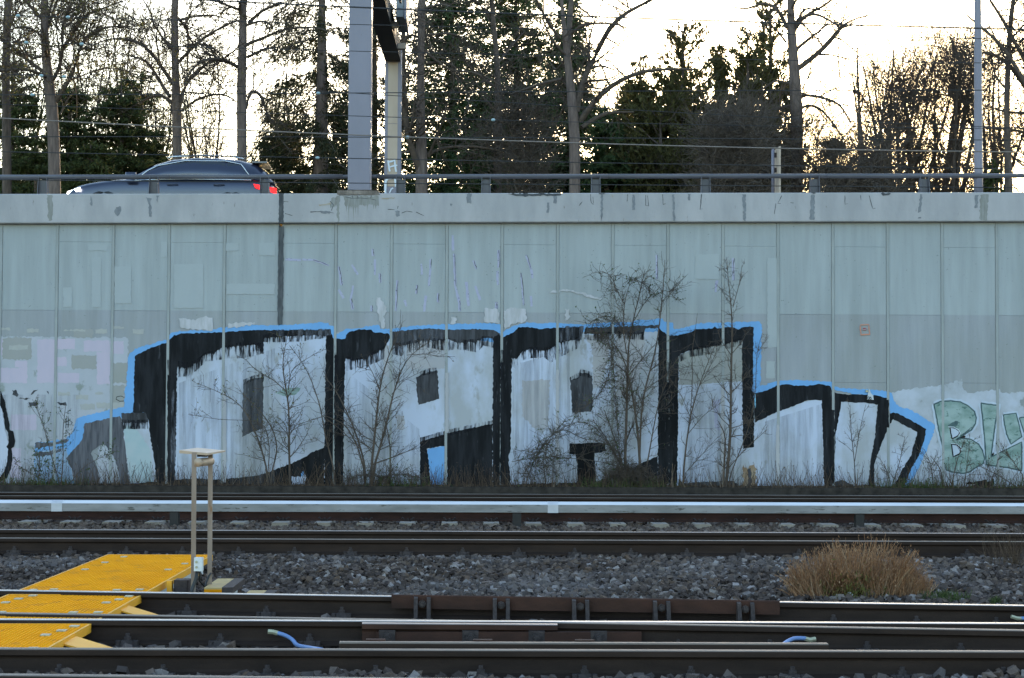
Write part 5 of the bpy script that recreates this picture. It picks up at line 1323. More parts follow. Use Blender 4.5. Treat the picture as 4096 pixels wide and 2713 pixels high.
def to_ground(tr, y):
    # extend the trunk foot down to the verge, and its top on upward
    P, Rr = tr
    f = P[0].copy(); f[2] = zroad(f[0]) - .05
    P = np.vstack([f, P]); Rr = np.r_[Rr[0] * 1.2, Rr]
    return resample(P, Rr, 14)
def bare_tree(name, label, Cf, trunk, limbs, y, n1, n2, n3, dy=1.2, buds=0, bark='bark', grow_top=5.0, twl=1.0, group='bare trees behind the road'):
    tr = limbs3(Cf, [trunk], y)[0]
    P, Rr = to_ground(tr, y)
    if grow_top:
        d = P[-1] - P[-3]; d /= np.linalg.norm(d)
        ext = [P[-1] + d * grow_top * t + np.array((.25 * math.sin(3 * t), .2 * t, 0)) for t in (.3, .65, 1)]
        P, Rr = resample(np.vstack([P, ext]), np.r_[Rr, Rr[-1] * np.array((.8, .5, .2))], 18)
    t = thing(name, label, 'tree', P[0], group)
    v, f = tubes(P[None], Rr[None], 12)
    np_mesh('trunk', v, f, MT[bark], t, True)
    LB = limbs3(Cf, limbs, y, dy)
    crown = []
    Pl = np.array([q[0] for q in LB]) if LB else np.zeros((0, 12, 3)); Rl = np.array([q[1] for q in LB]) if LB else np.zeros((0, 12))
    if len(Pl):
        crown.append(tubes(Pl, Rl, 7))
    # extra limbs high on the trunk
    tp, trr = resample(P[len(P) // 3:], Rr[len(P) // 3:], 12)
    Pe, Re = spawn(tp[None], trr[None], 8, 1.5, 4.0, 12, .16, (0, 0, .10), .75, .42, .02, .15, 1.0)
    crown.append(tubes(Pe, Re, 6))
    A, Ar = np.concatenate([Pl, Pe]), np.concatenate([Rl, Re])
    P1, R1 = spawn(A, Ar, n1, .9 * twl, 2.4 * twl, 7, .2, (0, 0, .06), .6, .5, .011, .12)
    P2, R2 = spawn(P1, R1, n2, .4 * twl, 1.2 * twl, 5, .24, (0, 0, .04), .6, .6, .0075, .1)
    P3, R3 = spawn(P2, R2, n3, .2 * twl, .6 * twl, 4, .28, (0, 0, .03), .65, .7, .0055, .1)
    crown += [tubes(P1, R1, 3), ribbons(P2, R2), ribbons(P3, R3)]
    v, f = merge(crown)
    np_mesh('crown', v, f, MT['twig'], t, True)
    if buds:
        i = rng.integers(0, len(P3), buds); k = rng.integers(0, P3.shape[1], buds)
        C = P3[i, k] + rng.normal(0, .04, (buds, 3))
        v, f = cards(C, rng.normal(size=(buds, 3)), rng.uniform(.04, .09, buds), rng.uniform(.025, .05, buds))
        np_mesh('buds', v, f, MT['bud'], t)['kind'] = 'stuff'
    return t
def thicket_tree(name, label, u, y, vtop, wpx, stems, n1, n2, n3, group, bark='bark_dark', lean=.1, mat='twig', rb=.11, buds=0, vsplit=None):
    # multi-stemmed fan of rising branches; crown top at photo row vtop
    p0 = on_y(u, 775, y); g0 = zroad(p0[0]) - .05
    H = on_y(u, vtop, y)[2] - g0
    W = wpx * y / F
    t = thing(name, label, 'tree', (p0[0], y, g0), group)
    Ps, Rs = [], []
    for k in range(stems):
        a = rng.uniform(0, 6.28); s = rng.uniform(.2, 1) * W * .5 * (k > 0)
        hh = H * rng.uniform(.78, .92)
        pts = [(p0[0] + rng.uniform(-.15, .15), y + rng.uniform(-.2, .2), g0)]
        for q in (.25, .5, .75, 1):
            sp = q ** 1.4
            pts.append((p0[0] + s * math.cos(a) * sp + rng.normal(0, .12), y + s * math.sin(a) * sp + rng.normal(0, .15), g0 + hh * q))
        P, Rr = resample(np.array(pts), np.array([1, .8, .6, .4, .2]) * rb * rng.uniform(.6, 1.1), 14)
        Ps.append(smooth(P)); Rs.append(Rr)
    Ps, Rs = np.array(Ps), np.array(Rs)
    v, f = tubes(Ps, Rs, 7)
    np_mesh('trunk', v, f, MT[bark], t, True)
    P0, R0 = spawn(Ps, Rs, stems * 9, H * .14, H * .34, 9, .14, (0, 0, .16), .52, .5, .016, .22)
    P1, R1 = spawn(P0, R0, n1, H * .08, H * .2, 5, .18, (0, 0, .12), .5, .6, .0095, .05)
    P2, R2 = spawn(P1, R1, n2, .5, 1.5, 5, .18, (0, 0, .08), .5, .7, .0066, .05)
    P3, R3 = spawn(P2, R2, n3, .3, .8, 4, .2, (0, 0, .06), .55, .75, .005, .05)
    v, f = merge([tubes(P0, R0, 5), tubes(P1, R1, 3), ribbons(P2, R2), ribbons(P3, R3)])
    np_mesh('crown', v, f, MT[mat], t, True)
    if buds:
        i = rng.integers(0, len(P3), buds)
        C = P3[i, 2] + rng.normal(0, .05, (buds, 3))
        v, f = cards(C, rng.normal(size=(buds, 3)), rng.uniform(.05, .12, buds), rng.uniform(.03, .06, buds))
        np_mesh('buds', v, f, MT['bud'], t)['kind'] = 'stuff'
    return t
def conifer(name, label, u, y, vtop, wpx, n, mat, group, p=.8, droop=.25, nb=260, tmin=.0, ln=(.13, .27), wd=(.05, .095), rise=0.0, trunk_r=.16, hang=0.0, spires=0, bark='bark_dark', cat='tree', tlo=0.02):
    p0 = on_y(u, 775, y); g0 = zroad(p0[0]) - .05
    H = on_y(u, vtop, y)[2] - g0
    W = wpx * y / F / 2
    t = thing(name, label, cat, (p0[0], y, g0), group)
    v, f = tubes(np.array([[(p0[0], y, g0), (p0[0] + .05, y, g0 + H * .5), (p0[0], y, g0 + H * .97)]]), np.array([[trunk_r, trunk_r * .6, .02]]), 8)
    np_mesh('trunk', v, f, MT[bark], t, True)
    # branches
    tt = rng.uniform(tlo, .97, nb); az = rng.uniform(0, 6.283, nb)
    prof = (1 - tt) ** p * np.minimum(1, .55 + tt * 3.0)
    L = W * prof * rng.uniform(.62, 1.12, nb) + .12
    s = np.linspace(0, 1, 6)
    zb2 = g0 + H * tt
    X = p0[0] + np.cos(az)[:, None] * L[:, None] * s; Y = y + np.sin(az)[:, None] * L[:, None] * s
    Z = zb2[:, None] + L[:, None] * (rise * s - droop * s ** 2) + rng.normal(0, .05, (nb, 6))
    BP = np.stack([X, Y, Z], 2)
    if spires:
        # secondary leaders: some branches belong to smaller pointed tops around the main one
        for q in range(spires):
            sel = np.arange(nb) % (spires + 2) == q
            a_ = 6.283 * q / spires + .4; o_ = W * (.3 + .25 * ((q * 7) % 5) / 5); hs = .66 + .26 * ((q * 3) % 4) / 4
            f_ = .58
            BP[sel, :, 0] = p0[0] + math.cos(a_) * o_ + (BP[sel, :, 0] - p0[0]) * f_
            BP[sel, :, 1] = y + math.sin(a_) * o_ + (BP[sel, :, 1] - y) * f_
            BP[sel, :, 2] = g0 + (BP[sel, :, 2] - g0) * hs
    BR = np.linspace(.022, .006, 6)[None] * np.ones((nb, 1))
    vb, fb = ribbons(BP, BR)
    np_mesh('branches', vb, fb, MT[bark], t)['kind'] = 'stuff'
    # sprays of needles
    n = int(n * 1.12)
    i = rng.choice(nb, n, p=L ** 1.25 / (L ** 1.25).sum())
    q = rng.random(n) ** .62
    k = np.minimum((q * 5).astype(int), 4); fr = (q * 5 - k)[:, None]
    C = BP[i, k] * (1 - fr) + BP[i, k + 1] * fr
    off = rng.normal(0, 1, (n, 3)) * np.array((.13, .13, .09)) * (.35 + .5 * L[i] / (W + .01))[:, None]
    off[:, 2] -= np.abs(rng.normal(0, hang, n)) if hang else 0
    C += off
    dr = (BP[i, k + 1] - BP[i, k]); dr /= np.linalg.norm(dr, axis=1)[:, None] + 1e-9
    dr = dr * .7 + rng.normal(0, .55, (n, 3)); dr[:, 2] -= hang * 1.6
    dr[:, 2] += rise * .4
    vl, fl = cards(C, dr, rng.uniform(*ln, n), rng.uniform(*wd, n) * .8)
    np_mesh('crown', vl, fl, MT[mat], t)
    return t

# ------------------------------------------------------------------ bare trees traced along the road
BG = 'bare trees behind the road'
bare_tree('broadleaf_tree', 'bare tree with thick forked grey trunk rising just ahead of the car', Q1, [(430, 1510, 97), (420, 1000, 92), (408, 800, 98), (378, 620, 78), (348, 400, 66), (345, 0, 60)],
  [[(440, 790, 46), (510, 680, 38), (590, 560, 32), (620, 350, 28), (700, 230, 24), (870, 215, 18), (950, 175, 12), (1060, 240, 8)], [(370, 610, 34), (300, 575, 28), (200, 540, 24), (0, 555, 20)], [(380, 590, 34), (250, 500, 30), (130, 400, 26), (0, 290, 20)],
   [(400, 650, 34), (470, 540, 30), (490, 400, 28), (490, 150, 26), (570, 20, 20)], [(490, 400, 26), (590, 230, 24), (700, 80, 22), (810, 90, 18), (870, 30, 14), (1000, 0, 10)], [(470, 900, 14), (540, 760, 12), (620, 690, 9)], [(350, 430, 24), (250, 470, 18), (150, 330, 14), (60, 270, 8)],
   [(345, 300, 22), (250, 220, 18), (130, 210, 14), (40, 260, 8)]], 52.0, 240, 1300, 3800, 1.2, 6000, group=BG)
bare_tree('broadleaf_tree', 'straight grey trunk in front of the leftmost dark evergreen', Q1, [(55, 1510, 76), (50, 1000, 70), (45, 500, 62), (60, 0, 60)], [[(40, 330, 24), (100, 150, 20), (170, 20, 14)], [(50, 450, 20), (150, 300, 16), (300, 240, 8)]], 57.0, 150, 1000, 3000, 1.5, 4000, 'bark_dark', group=BG)
bare_tree('broadleaf_tree', 'bare tree with wide arching limbs standing right behind the car roof', Q1, [(1390, 1510, 74), (1390, 1000, 74), (1385, 850, 78), (1378, 650, 58), (1368, 300, 58), (1368, 0, 55)],
  [[(1350, 650, 34), (1250, 500, 30), (1150, 360, 26), (1000, 300, 20), (850, 300, 16), (760, 340, 8)], [(1350, 810, 30), (1270, 740, 24), (1150, 770, 18), (1090, 820, 10)], [(1330, 760, 30), (1230, 600, 26), (1150, 470, 20), (950, 420, 10)], [(1405, 840, 34), (1450, 650, 28), (1590, 520, 24), (1690, 450, 22), (1850, 520, 16)],
   [(1420, 870, 22), (1540, 780, 20), (1650, 740, 18), (1780, 740, 16), (1850, 800, 10)], [(1390, 500, 28), (1480, 400, 24), (1600, 290, 20), (1800, 180, 18), (1900, 150, 12)], [(1400, 160, 22), (1560, 120, 18), (1690, 120, 14), (1800, 160, 8)], [(1410, 190, 20), (1470, 190, 20), (1475, 350, 16), (1465, 600, 12)],
   [(1250, 480, 16), (1220, 280, 12), (1270, 100, 8)], [(1480, 350, 20), (1600, 340, 16), (1690, 390, 12), (1770, 470, 6)]], 54.0, 180, 1000, 3000, 1.2, 2500, group=BG)
bare_tree('broadleaf_tree', 'bare grey trunk with a hooked broken limb above the car tail', Q1, [(1900, 1510, 76), (1895, 900, 80), (1890, 600, 72), (1910, 250, 66), (1905, 0, 56)],
  [[(1930, 850, 26), (1950, 740, 28), (1990, 690, 28), (2060, 760, 24), (2090, 900, 20), (2140, 960, 12)], [(1870, 530, 30), (1780, 470, 28), (1680, 450, 26), (1550, 480, 20), (1450, 620, 14), (1430, 800, 8)], [(1940, 450, 24), (2080, 380, 20), (2200, 370, 10)], [(1950, 180, 30), (2060, 80, 24), (2200, 20, 16)], [(1880, 80, 24), (1750, 30, 18), (1600, -30, 12)],
   [(1930, 200, 24), (2050, 160, 18), (2150, 210, 8)]], 53.0, 160, 900, 2800, 1.2, 1500, group=BG)
bare_tree('broadleaf_tree', 'twin-stemmed grey tree right of the cream gantry leg', Q2, [(1345, 1510, 92), (1350, 1300, 98), (1335, 900, 66), (1340, 500, 56), (1345, 0, 64)],
  [[(1330, 1340, 60), (1270, 1180, 52), (1225, 1040, 48), (1200, 600, 40), (1200, 250, 34), (1215, 0, 26)], [(1390, 1220, 30), (1460, 1170, 26), (1560, 1150, 24), (1800, 1150, 20), (1980, 1190, 10)], [(1380, 500, 26), (1500, 480, 22), (1620, 520, 18), (1640, 720, 12)], [(1310, 290, 20), (1260, 270, 18), (1200, 320, 12)],
   [(1400, 1230, 24), (1470, 1050, 18), (1530, 900, 12), (1570, 700, 6)], [(1350, 280, 22), (1550, 260, 18), (1700, 300, 10)]], 52.0, 130, 700, 2200, 1.2, 0, group=BG)
bare_tree('broadleaf_tree', 'slender dark trunk among the green evergreens right of the twin-stemmed tree', Q2, [(1940, 1510, 72), (1945, 1000, 62), (1950, 600, 46), (1900, 100, 36), (1890, 0, 34)], [[(1945, 700, 20), (1750, 560, 16), (1650, 420, 10)], [(1940, 500, 20), (2060, 350, 14), (2150, 250, 8)], [(1950, 900, 20), (1830, 760, 14), (1740, 700, 8)]], 56.0, 150, 900, 2800, 1.3, 0, 'bark_dark', group=BG)
bare_tree('broadleaf_tree', 'large bare tree with long arching limbs against the open white sky', Q3, [(585, 1510, 86), (588, 1100, 86), (575, 850, 78), (545, 620, 62), (525, 400, 52), (490, 150, 32), (480, 0, 26)],
  [[(530, 420, 44), (540, 300, 46), (545, 150, 46), (560, 0, 40)], [(595, 880, 56), (610, 750, 50), (680, 560, 46), (780, 370, 42), (880, 160, 38), (1000, 90, 32), (1190, 0, 22)], [(630, 950, 50), (720, 810, 42), (840, 690, 40), (1000, 590, 36), (1200, 540, 28), (1520, 545, 14)], [(640, 1000, 36), (740, 930, 32), (850, 880, 28), (1050, 880, 12)],
   [(470, 300, 26), (380, 190, 24), (290, 0, 18)], [(490, 620, 26), (350, 650, 24), (200, 700, 18), (80, 740, 10)], [(710, 530, 20), (800, 515, 18), (915, 555, 12)], [(560, 270, 22), (620, 200, 20), (760, 180, 18), (900, 185, 14), (1010, 225, 10)], [(830, 295, 14), (920, 350, 12), (1060, 440, 8)], [(590, 30, 18), (660, 90, 14), (730, 140, 8)],
   [(700, 450, 16), (700, 300, 14), (760, 100, 10), (800, 0, 8)], [(600, 250, 12), (670, 340, 10), (690, 450, 8)]], 50.0, 60, 330, 900, 1.0, 0, grow_top=4, group=BG)
bare_tree('broadleaf_tree', 'bare tree with a smooth curving limb at the edge of the sunset thicket', Q4, [(370, 1510, 92), (370, 1000, 96), (365, 750, 100), (340, 500, 82), (325, 250, 72), (315, 0, 52)],
  [[(375, 540, 46), (500, 450, 42), (620, 340, 40), (690, 240, 34), (770, 150, 14), (900, 130, 10), (1040, 90, 6)], [(350, 240, 28), (420, 130, 24), (510, 100, 22), (620, 160, 18), (690, 200, 10)], [(410, 745, 26), (500, 750, 24), (580, 770, 22), (700, 810, 20), (790, 960, 16)], [(400, 850, 24), (440, 825, 24), (520, 820, 22), (620, 920, 18), (740, 1110, 12), (820, 1150, 8)],
   [(330, 660, 24), (200, 630, 20), (100, 700, 12)], [(290, 220, 34), (240, 100, 30), (180, 40, 26), (100, 10, 22), (0, 80, 18), (-120, 60, 12)], [(310, 830, 20), (150, 860, 16), (50, 920, 8)], [(360, 200, 22), (420, 60, 18), (540, 80, 14), (670, 85, 8)], [(410, 700, 16), (480, 560, 12), (490, 330, 10), (500, 180, 6)], [(690, 300, 14), (690, 480, 12), (710, 640, 8)],
   [(280, 330, 20), (200, 220, 14), (60, 170, 10)]], 53.0, 130, 700, 2100, 1.2, 0, group=BG)
bare_tree('broadleaf_tree', 'leaning dark bare tree beyond the lamp post', Q4, [(2030, 1510, 66), (2010, 900, 48), (2025, 400, 42), (2060, 0, 36)],
  [[(1700, 120, 14), (1830, 230, 24), (1960, 330, 26), (2060, 480, 30), (2148, 640, 34), (2300, 900, 40)], [(1880, 0, 20), (2000, 180, 28), (2100, 380, 34), (2300, 700, 44)], [(1830, 410, 26), (1950, 440, 28), (2050, 520, 30), (2148, 680, 32), (2300, 860, 34)], [(1820, 820, 10), (2000, 880, 18), (2300, 900, 28)], [(1660, 1010, 10), (1800, 1000, 16), (2000, 1010, 20), (2300, 1060, 28)], [(2000, 1170, 14), (2100, 1270, 14), (2300, 1420, 12)],
   [(2010, 700, 20), (1920, 600, 16), (1880, 400, 12)], [(2020, 500, 18), (1950, 350, 14), (1850, 150, 8)]], 55.0, 150, 900, 2800, 1.3, 0, 'bark_dark', group=BG)

# sunset thicket on the right: upright bare trees with crowns ending in the sky
TG = 'bare trees in the sunset thicket'
for k, (u, y, vt, w, st_, lb) in enumerate([
    (3440, 60, 110, 520, 5, 'fan-shaped bare thicket tree nearest the smooth curving limb'), (3560, 66, 85, 520, 5, 'upright bare thicket tree with a dense domed crown'), (3640, 61, 120, 460, 4, 'many-stemmed bare thicket tree in front of the orange glow'),
    (3740, 68, 110, 500, 5, 'bare thicket tree rising over the brightest low gap'), (3810, 60, 120, 420, 4, 'bare thicket tree just short of the lamp post'), (3990, 63, 60, 520, 5, 'twiggy bare thicket tree crossed by the lamp post'), (4160, 62, -60, 600, 5, 'tall bare thicket tree past the lamp post')]):
    thicket_tree('thicket_tree', lb, u, y, vt, w, st_ + 1, 380, 1700, 3000, TG)
# background bare trees behind the car and on the left
for k, (u, y, vt, w, st_, lb) in enumerate([
    (520, 70, -80, 620, 5, 'distant budding tree between the forked trunk and the arching-limbed tree'), (830, 72, 60, 480, 5, 'distant thin-stemmed tree behind the car roof'), (300, 66, -150, 640, 5, 'budding tree behind the forked trunk'), (80, 68, -120, 600, 5, 'budding tree behind the leftmost trunk'),
    (2480, 74, 60, 520, 4, 'distant thin tree beside the tall pointed yew'), (1120, 74, 40, 420, 4, 'distant thin tree behind the hanging spruce'), (640, 64, 250, 420, 5, 'low budding tree above the car bonnet')]):
    thicket_tree('background_tree', lb, u, y, vt, w, st_ + 1, 280, 1200, 2200, 'distant bare trees', buds=7000 if u < 700 else (2500 if u < 900 else 0), rb=.08)
# brown twiggy shrubs in front of the yews
for k, (u, y, vt, w, lb) in enumerate([(2900, 51, 420, 380, 'brown twiggy shrub between the yews and the edge-on sign'), (3060, 52.5, 380, 420, 'brown twiggy shrub behind the edge-on traffic sign'), (3300, 52, 430, 420, 'brown twiggy shrub at the foot of the curving-limb tree'), (2080, 53, 330, 420, 'brown twiggy shrub before the green evergreens'), (3480, 54, 560, 420, 'low brown shrub under the thicket')]):
    thicket_tree('twiggy_shrub', lb, u, y, vt, w, 7, 320, 1500, 3600, 'brown twiggy shrubs', 'twig_brown', mat='twig_brown', rb=.035)['category'] = 'shrub'

# ------------------------------------------------------------------ evergreens
EG = 'evergreens behind the bare trees'
conifer('spruce_tree', 'ragged spruce with hanging dark branches left of the gantry', 1278, 57.0, -420, 760, 26000, 'spruce', EG, p=.55, droop=.22, nb=150, rise=-.1, hang=.22, ln=(.14, .34), wd=(.03, .06), trunk_r=.3, bark='bark')
conifer('spruce_tree', 'second ragged spruce between the gantry legs', 1490, 60.0, -300, 520, 14000, 'spruce', EG, p=.6, droop=.25, nb=110, hang=.2, ln=(.14, .32), wd=(.03, .06))
conifer('thuja_tree', 'broad green thuja right of the twin-stemmed tree', 1800, 60.0, -260, 620, 32000, 'thuja', EG, p=.45, droop=.3, nb=520, rise=.3, hang=.12)
conifer('thuja_tree', 'tall green thuja behind the slender dark trunk', 2060, 61.0, -200, 560, 32000, 'thuja', EG, p=.5, droop=.3, nb=520, rise=.3, hang=.12)
conifer('thuja_tree', 'green thuja behind the large bare tree trunk', 2270, 60.0, -60, 430, 24000, 'thuja', EG, p=.6, droop=.3, nb=420, rise=.25, hang=.12)
conifer('thuja_tree', 'low feathery thuja beside the large bare tree foot', 2420, 57.0, 420, 330, 12000, 'thuja', EG, p=.6, droop=.2, nb=120, rise=.15, ln=(.12, .26))
conifer('thuja_tree', 'low green thuja under the twin-stemmed tree', 1900, 56.5, 520, 420, 12000, 'thuja', EG, p=.5, droop=.2, nb=120, rise=.15)
for lb, u, y, vt, w, n, p_ in [('tall pointed yew with the highest spire', 2730, 59.0, 92, 560, 36000, .6), ('short pointed yew left of the tall spire', 2560, 58.5, 205, 300, 14000, .7), ('narrow pointed yew right of the tall spire', 2870, 60.0, 175, 220, 10000, .7),
                            ('broad yew behind the brown shrubs', 2990, 60.5, 110, 420, 22000, .6), ('tall dark evergreen beside the curving-limb tree', 3080, 63.0, -120, 420, 22000, .6), ('slim yew spire in the gap beside the white sky', 2500, 61.0, 330, 220, 7000, .7), ('low yew mass behind the pipe barrier', 2640, 57.5, 420, 560, 16000, .4)]:
    conifer('yew_tree', lb, u, y, vt, w, n, 'yew', EG, p=p_, droop=-.15, nb=int(n / 60), rise=.75, spires=5 if w > 280 else 0, ln=(.14, .28), wd=(.06, .10))
for lb, u, y, vt, w, n in [('dark evergreen behind the leftmost trunk', 40, 61.0, 230, 480, 20000), ('dark evergreen behind the forked trunk', 270, 60.5, 330, 480, 20000), ('dark evergreen above the car bonnet', 480, 61.0, 300, 420, 18000), ('low dark evergreen ahead of the car', 140, 58.0, 520, 460, 13000),
                        ('low dark evergreen behind the car bonnet', 360, 58.0, 560, 420, 12000), ('pointed dark evergreen over the car windscreen', 560, 62.0, 285, 260, 9000)]:
    conifer('evergreen_tree', lb, u, y, vt, w, n, 'needle', EG, p=.5, droop=.15, nb=int(n / 110), rise=.2)
conifer('evergreen_tree', 'low dark evergreen behind the car tail', 1130, 58.5, 480, 360, 10000, 'needle', EG, p=.5, droop=.15, nb=100, rise=.1)
conifer('evergreen_tree', 'low dark evergreen filling the gap left of the gantry foot', 1330, 58.0, 430, 330, 10000, 'needle', EG, p=.5, droop=.15, nb=100, rise=.1)
conifer('evergreen_tree', 'small dark fir past the lamp post', 3970, 58.0, 640, 160, 3500, 'needle', EG, p=.8, droop=.2, nb=50)
conifer('evergreen_tree', 'ivy-dark evergreen at the thicket edge', 3330, 62.0, 520, 220, 7000, 'yew', EG, p=.4, droop=.1, nb=80)

# ------------------------------------------------------------------ saplings and weeds along the wall
SG = 'leafless saplings along the wall foot'
def sapling(name, label, Cf, stems, y, n1, n2, l1=.5, l2=.22, buds=0, bmat='greenleaf', rpx=1.0, mat='twig', group=SG, sc=.4645, up_=.12, cat='sapling'):
    LB = []
    for pl in stems:
        pp = Cf(*[p[:2] for p in pl])
        w0 = (pl[0][2] if len(pl[0]) > 2 else 10) * sc; w1 = (pl[-1][2] if len(pl[-1]) > 2 else 4) * sc
        sg_ = rng.uniform(-.25, .25)
        P = [on_y(a, b_, y + sg_ * i / len(pp)) for i, (a, b_) in enumerate(pp)]
        ww = np.linspace(w0, w1, len(pp)) * y / F / 2 * rpx
        P, rr = resample(P, ww, 14)
        LB.append((smooth(P, 2), rr))
    base = LB[0][0][0].copy()
    t = thing(name, label, cat, (base[0], base[1], WB), group)
    for q in LB:
        if q[0][0][2] < .35: q[0][0][2] = WB - .03
    Pl, Rl = np.array([q[0] for q in LB]), np.array([q[1] for q in LB])
    v, f = tubes(Pl, Rl, 6)
    np_mesh('stem', v, f, MT[mat], t, True)
    n1, n2 = int(n1 * 1.5), int(n2 * 1.9)
    P1, R1 = spawn(Pl, Rl, n1, l1 * .4, l1 * 1.3, 7, .15, (0, 0, up_), .55, .45, .0045, .12, .98)
    P2, R2 = spawn(P1, R1, n2, l2 * .4, l2 * 1.2, 5, .18, (0, 0, up_ * .6), .55, .7, .0030, .1)
    for q in (P1, P2):
        q[..., 1] = np.minimum(q[..., 1], D - .03)
    v, f = merge([tubes(P1, R1, 3), ribbons(P2, R2)])
    np_mesh('twigs', v, f, MT[mat], t, True)['kind'] = 'stuff'
    if buds:
        i = rng.integers(0, len(P2), buds); k = rng.integers(1, 5, buds)
        C = P2[i, k] + rng.normal(0, .012, (buds, 3))
        C[:, 1] = np.minimum(C[:, 1], D - .03)
        v, f = cards(C, rng.normal(size=(buds, 3)), rng.uniform(.025, .05, buds), rng.uniform(.015, .03, buds))
        np_mesh('leaves', v, f, MT[bmat], t)
    return t
sapling('sapling', 'leaning sapling before the slanted eye of the first letter', C5, [[(2310, 1300, 18), (2250, 1050, 15), (2180, 880, 12), (2100, 700, 8), (1960, 610, 5), (1700, 500, 3)], [(2330, 1300, 14), (2400, 1050, 12), (2330, 850, 10), (2200, 700, 8), (2060, 560, 4)], [(2300, 1290, 10), (2330, 1100, 8), (2290, 820, 6), (1900, 820, 4), (1620, 770, 3)]], 34.9, 46, 170, .55, .25, 160, 'bud')
sapling('sapling', 'forked sapling rising through the first giant letter', C6, [[(345, 1310, 22), (335, 1100, 18), (340, 850, 16), (325, 580, 14), (270, 400, 10), (290, 200, 7), (340, 40, 4)], [(330, 560, 10), (350, 400, 8), (440, 320, 5), (560, 250, 3)], [(320, 580, 10), (200, 470, 8), (60, 400, 6), (-60, 280, 3)], [(335, 1150, 10), (400, 1080, 7), (500, 930, 4)]], 34.95, 50, 190, .55, .25, 200, 'bud')
sapling('sapling', 'long curved shoot crossing the bar between the first letters', C6, [[(735, 1300, 15), (690, 1100, 14), (640, 950, 14), (620, 750, 13), (560, 560, 11), (500, 400, 9), (440, 300, 7), (340, 180, 4)], [(620, 780, 8), (780, 900, 8), (880, 1000, 8), (960, 1080, 6)], [(620, 790, 7), (500, 830, 5), (330, 880, 3)]], 34.85, 26, 110, .5, .22)
sapling('sapling', 'many-stemmed shrub fanning out in the second giant letter', C6, [[(1040, 1280, 26), (1060, 1080, 22), (1090, 800, 18), (1110, 560, 15), (1170, 320, 11), (1230, 170, 8), (1310, 0, 4)], [(1050, 1280, 24), (1130, 1020, 20), (1190, 800, 17), (1220, 620, 14), (1300, 400, 10), (1350, 260, 7), (1560, 140, 4)], [(1000, 1280, 20), (960, 1080, 18), (900, 900, 15), (820, 720, 12), (740, 560, 9), (640, 440, 5)],
   [(990, 1280, 16), (930, 1050, 14), (820, 850, 12), (640, 780, 8)], [(1060, 1200, 14), (1200, 1150, 10), (1330, 1100, 6), (1440, 1050, 4)], [(1205, 1320, 14), (1210, 1060, 12), (1180, 880, 9), (1130, 750, 5)], [(1120, 560, 8), (1050, 400, 6), (1000, 320, 4)], [(1350, 260, 7), (1480, 250, 5), (1650, 270, 3)], [(1220, 600, 7), (1320, 480, 5), (1480, 400, 3)]], 34.8, 95, 420, .6, .28, 120, 'deadleaf')
sapling('sapling', 'tall dark twin sapling in front of the third letter', C7, [[(1075, 1240, 28), (1085, 900, 26), (1095, 600, 24), (1100, 400, 20), (1090, 250, 16), (1120, 60, 13), (1150, -60, 11), (1220, -330, 7), (1250, -480, 4)], [(1205, 1200, 26), (1190, 950, 22), (1150, 650, 20), (1110, 440, 17), (1060, 250, 13), (960, 130, 7), (880, 60, 4)], [(1200, 1190, 20), (1210, 900, 19), (1225, 580, 16), (1320, 330, 12), (1380, 0, 10), (1390, -250, 9), (1420, -400, 7), (1420, -560, 4)],
   [(1090, 250, 12), (1060, 40, 10), (1070, -200, 8), (1120, -360, 5)], [(1110, 430, 9), (1260, 250, 7), (1350, 150, 4)], [(1150, -30, 8), (1250, -200, 6), (1380, -330, 4)], [(1070, -180, 7), (1000, -310, 6), (930, -420, 4)], [(1230, 570, 9), (1420, 440, 6), (1540, 280, 4)], [(1060, 1210, 12), (960, 900, 10), (900, 740, 6)], [(1050, 1230, 12), (900, 950, 10), (800, 820, 6)], [(1260, 1240, 14), (1320, 900, 10), (1370, 640, 6), (1480, 400, 4)],
   [(1390, -200, 6), (1480, -280, 4), (1530, -360, 3)]], 34.75, 150, 700, .6, .28, 260, 'greenleaf')
sapling('sapling', 'leaning sapling inside the last tall letter', C7, [[(1575, 1330, 18), (1600, 1050, 15), (1640, 780, 13), (1700, 560, 11), (1760, 400, 8), (1850, 180, 4)], [(1610, 950, 7), (1750, 780, 6), (1930, 650, 3)], [(1640, 800, 6), (1560, 600, 4), (1480, 480, 3)], [(1700, 560, 6), (1820, 340, 4), (1870, 200, 3)], [(1575, 1300, 8), (1700, 1160, 6), (1880, 960, 3)], [(1700, -100, 3), (1680, 60, 4), (1650, 240, 5), (1660, 420, 6), (1640, 780, 8)]], 34.9, 55, 240, .5, .24)
sapling('sapling', 'straight sapling with level twigs before the right leg of the last tall letter', C7, [[(1945, 1380, 30), (1980, 1050, 24), (1990, 800, 21), (1985, 600, 19), (1995, 300, 16), (2000, 60, 13), (2005, -150, 10), (1960, -330, 7), (1955, -560, 3)], [(2005, -150, 8), (2060, -350, 6), (2085, -520, 3)], [(1925, 1360, 20), (1935, 1100, 16), (1945, 950, 12), (1880, 830, 7)], [(1985, 610, 9), (1900, 520, 6), (1840, 440, 3)], [(1990, 590, 9), (2080, 490, 6), (2180, 360, 3)], [(1990, 890, 9), (2090, 860, 6), (2230, 780, 3)],
   [(1985, 880, 9), (1900, 800, 5), (1850, 700, 3)], [(1995, 250, 8), (2080, 150, 5), (2130, 60, 3)], [(1990, 260, 8), (1900, 130, 5), (1880, 60, 3)], [(1970, 1230, 9), (2100, 1080, 6), (2300, 900, 4)]], 34.85, 75, 330, .4, .2, 0)
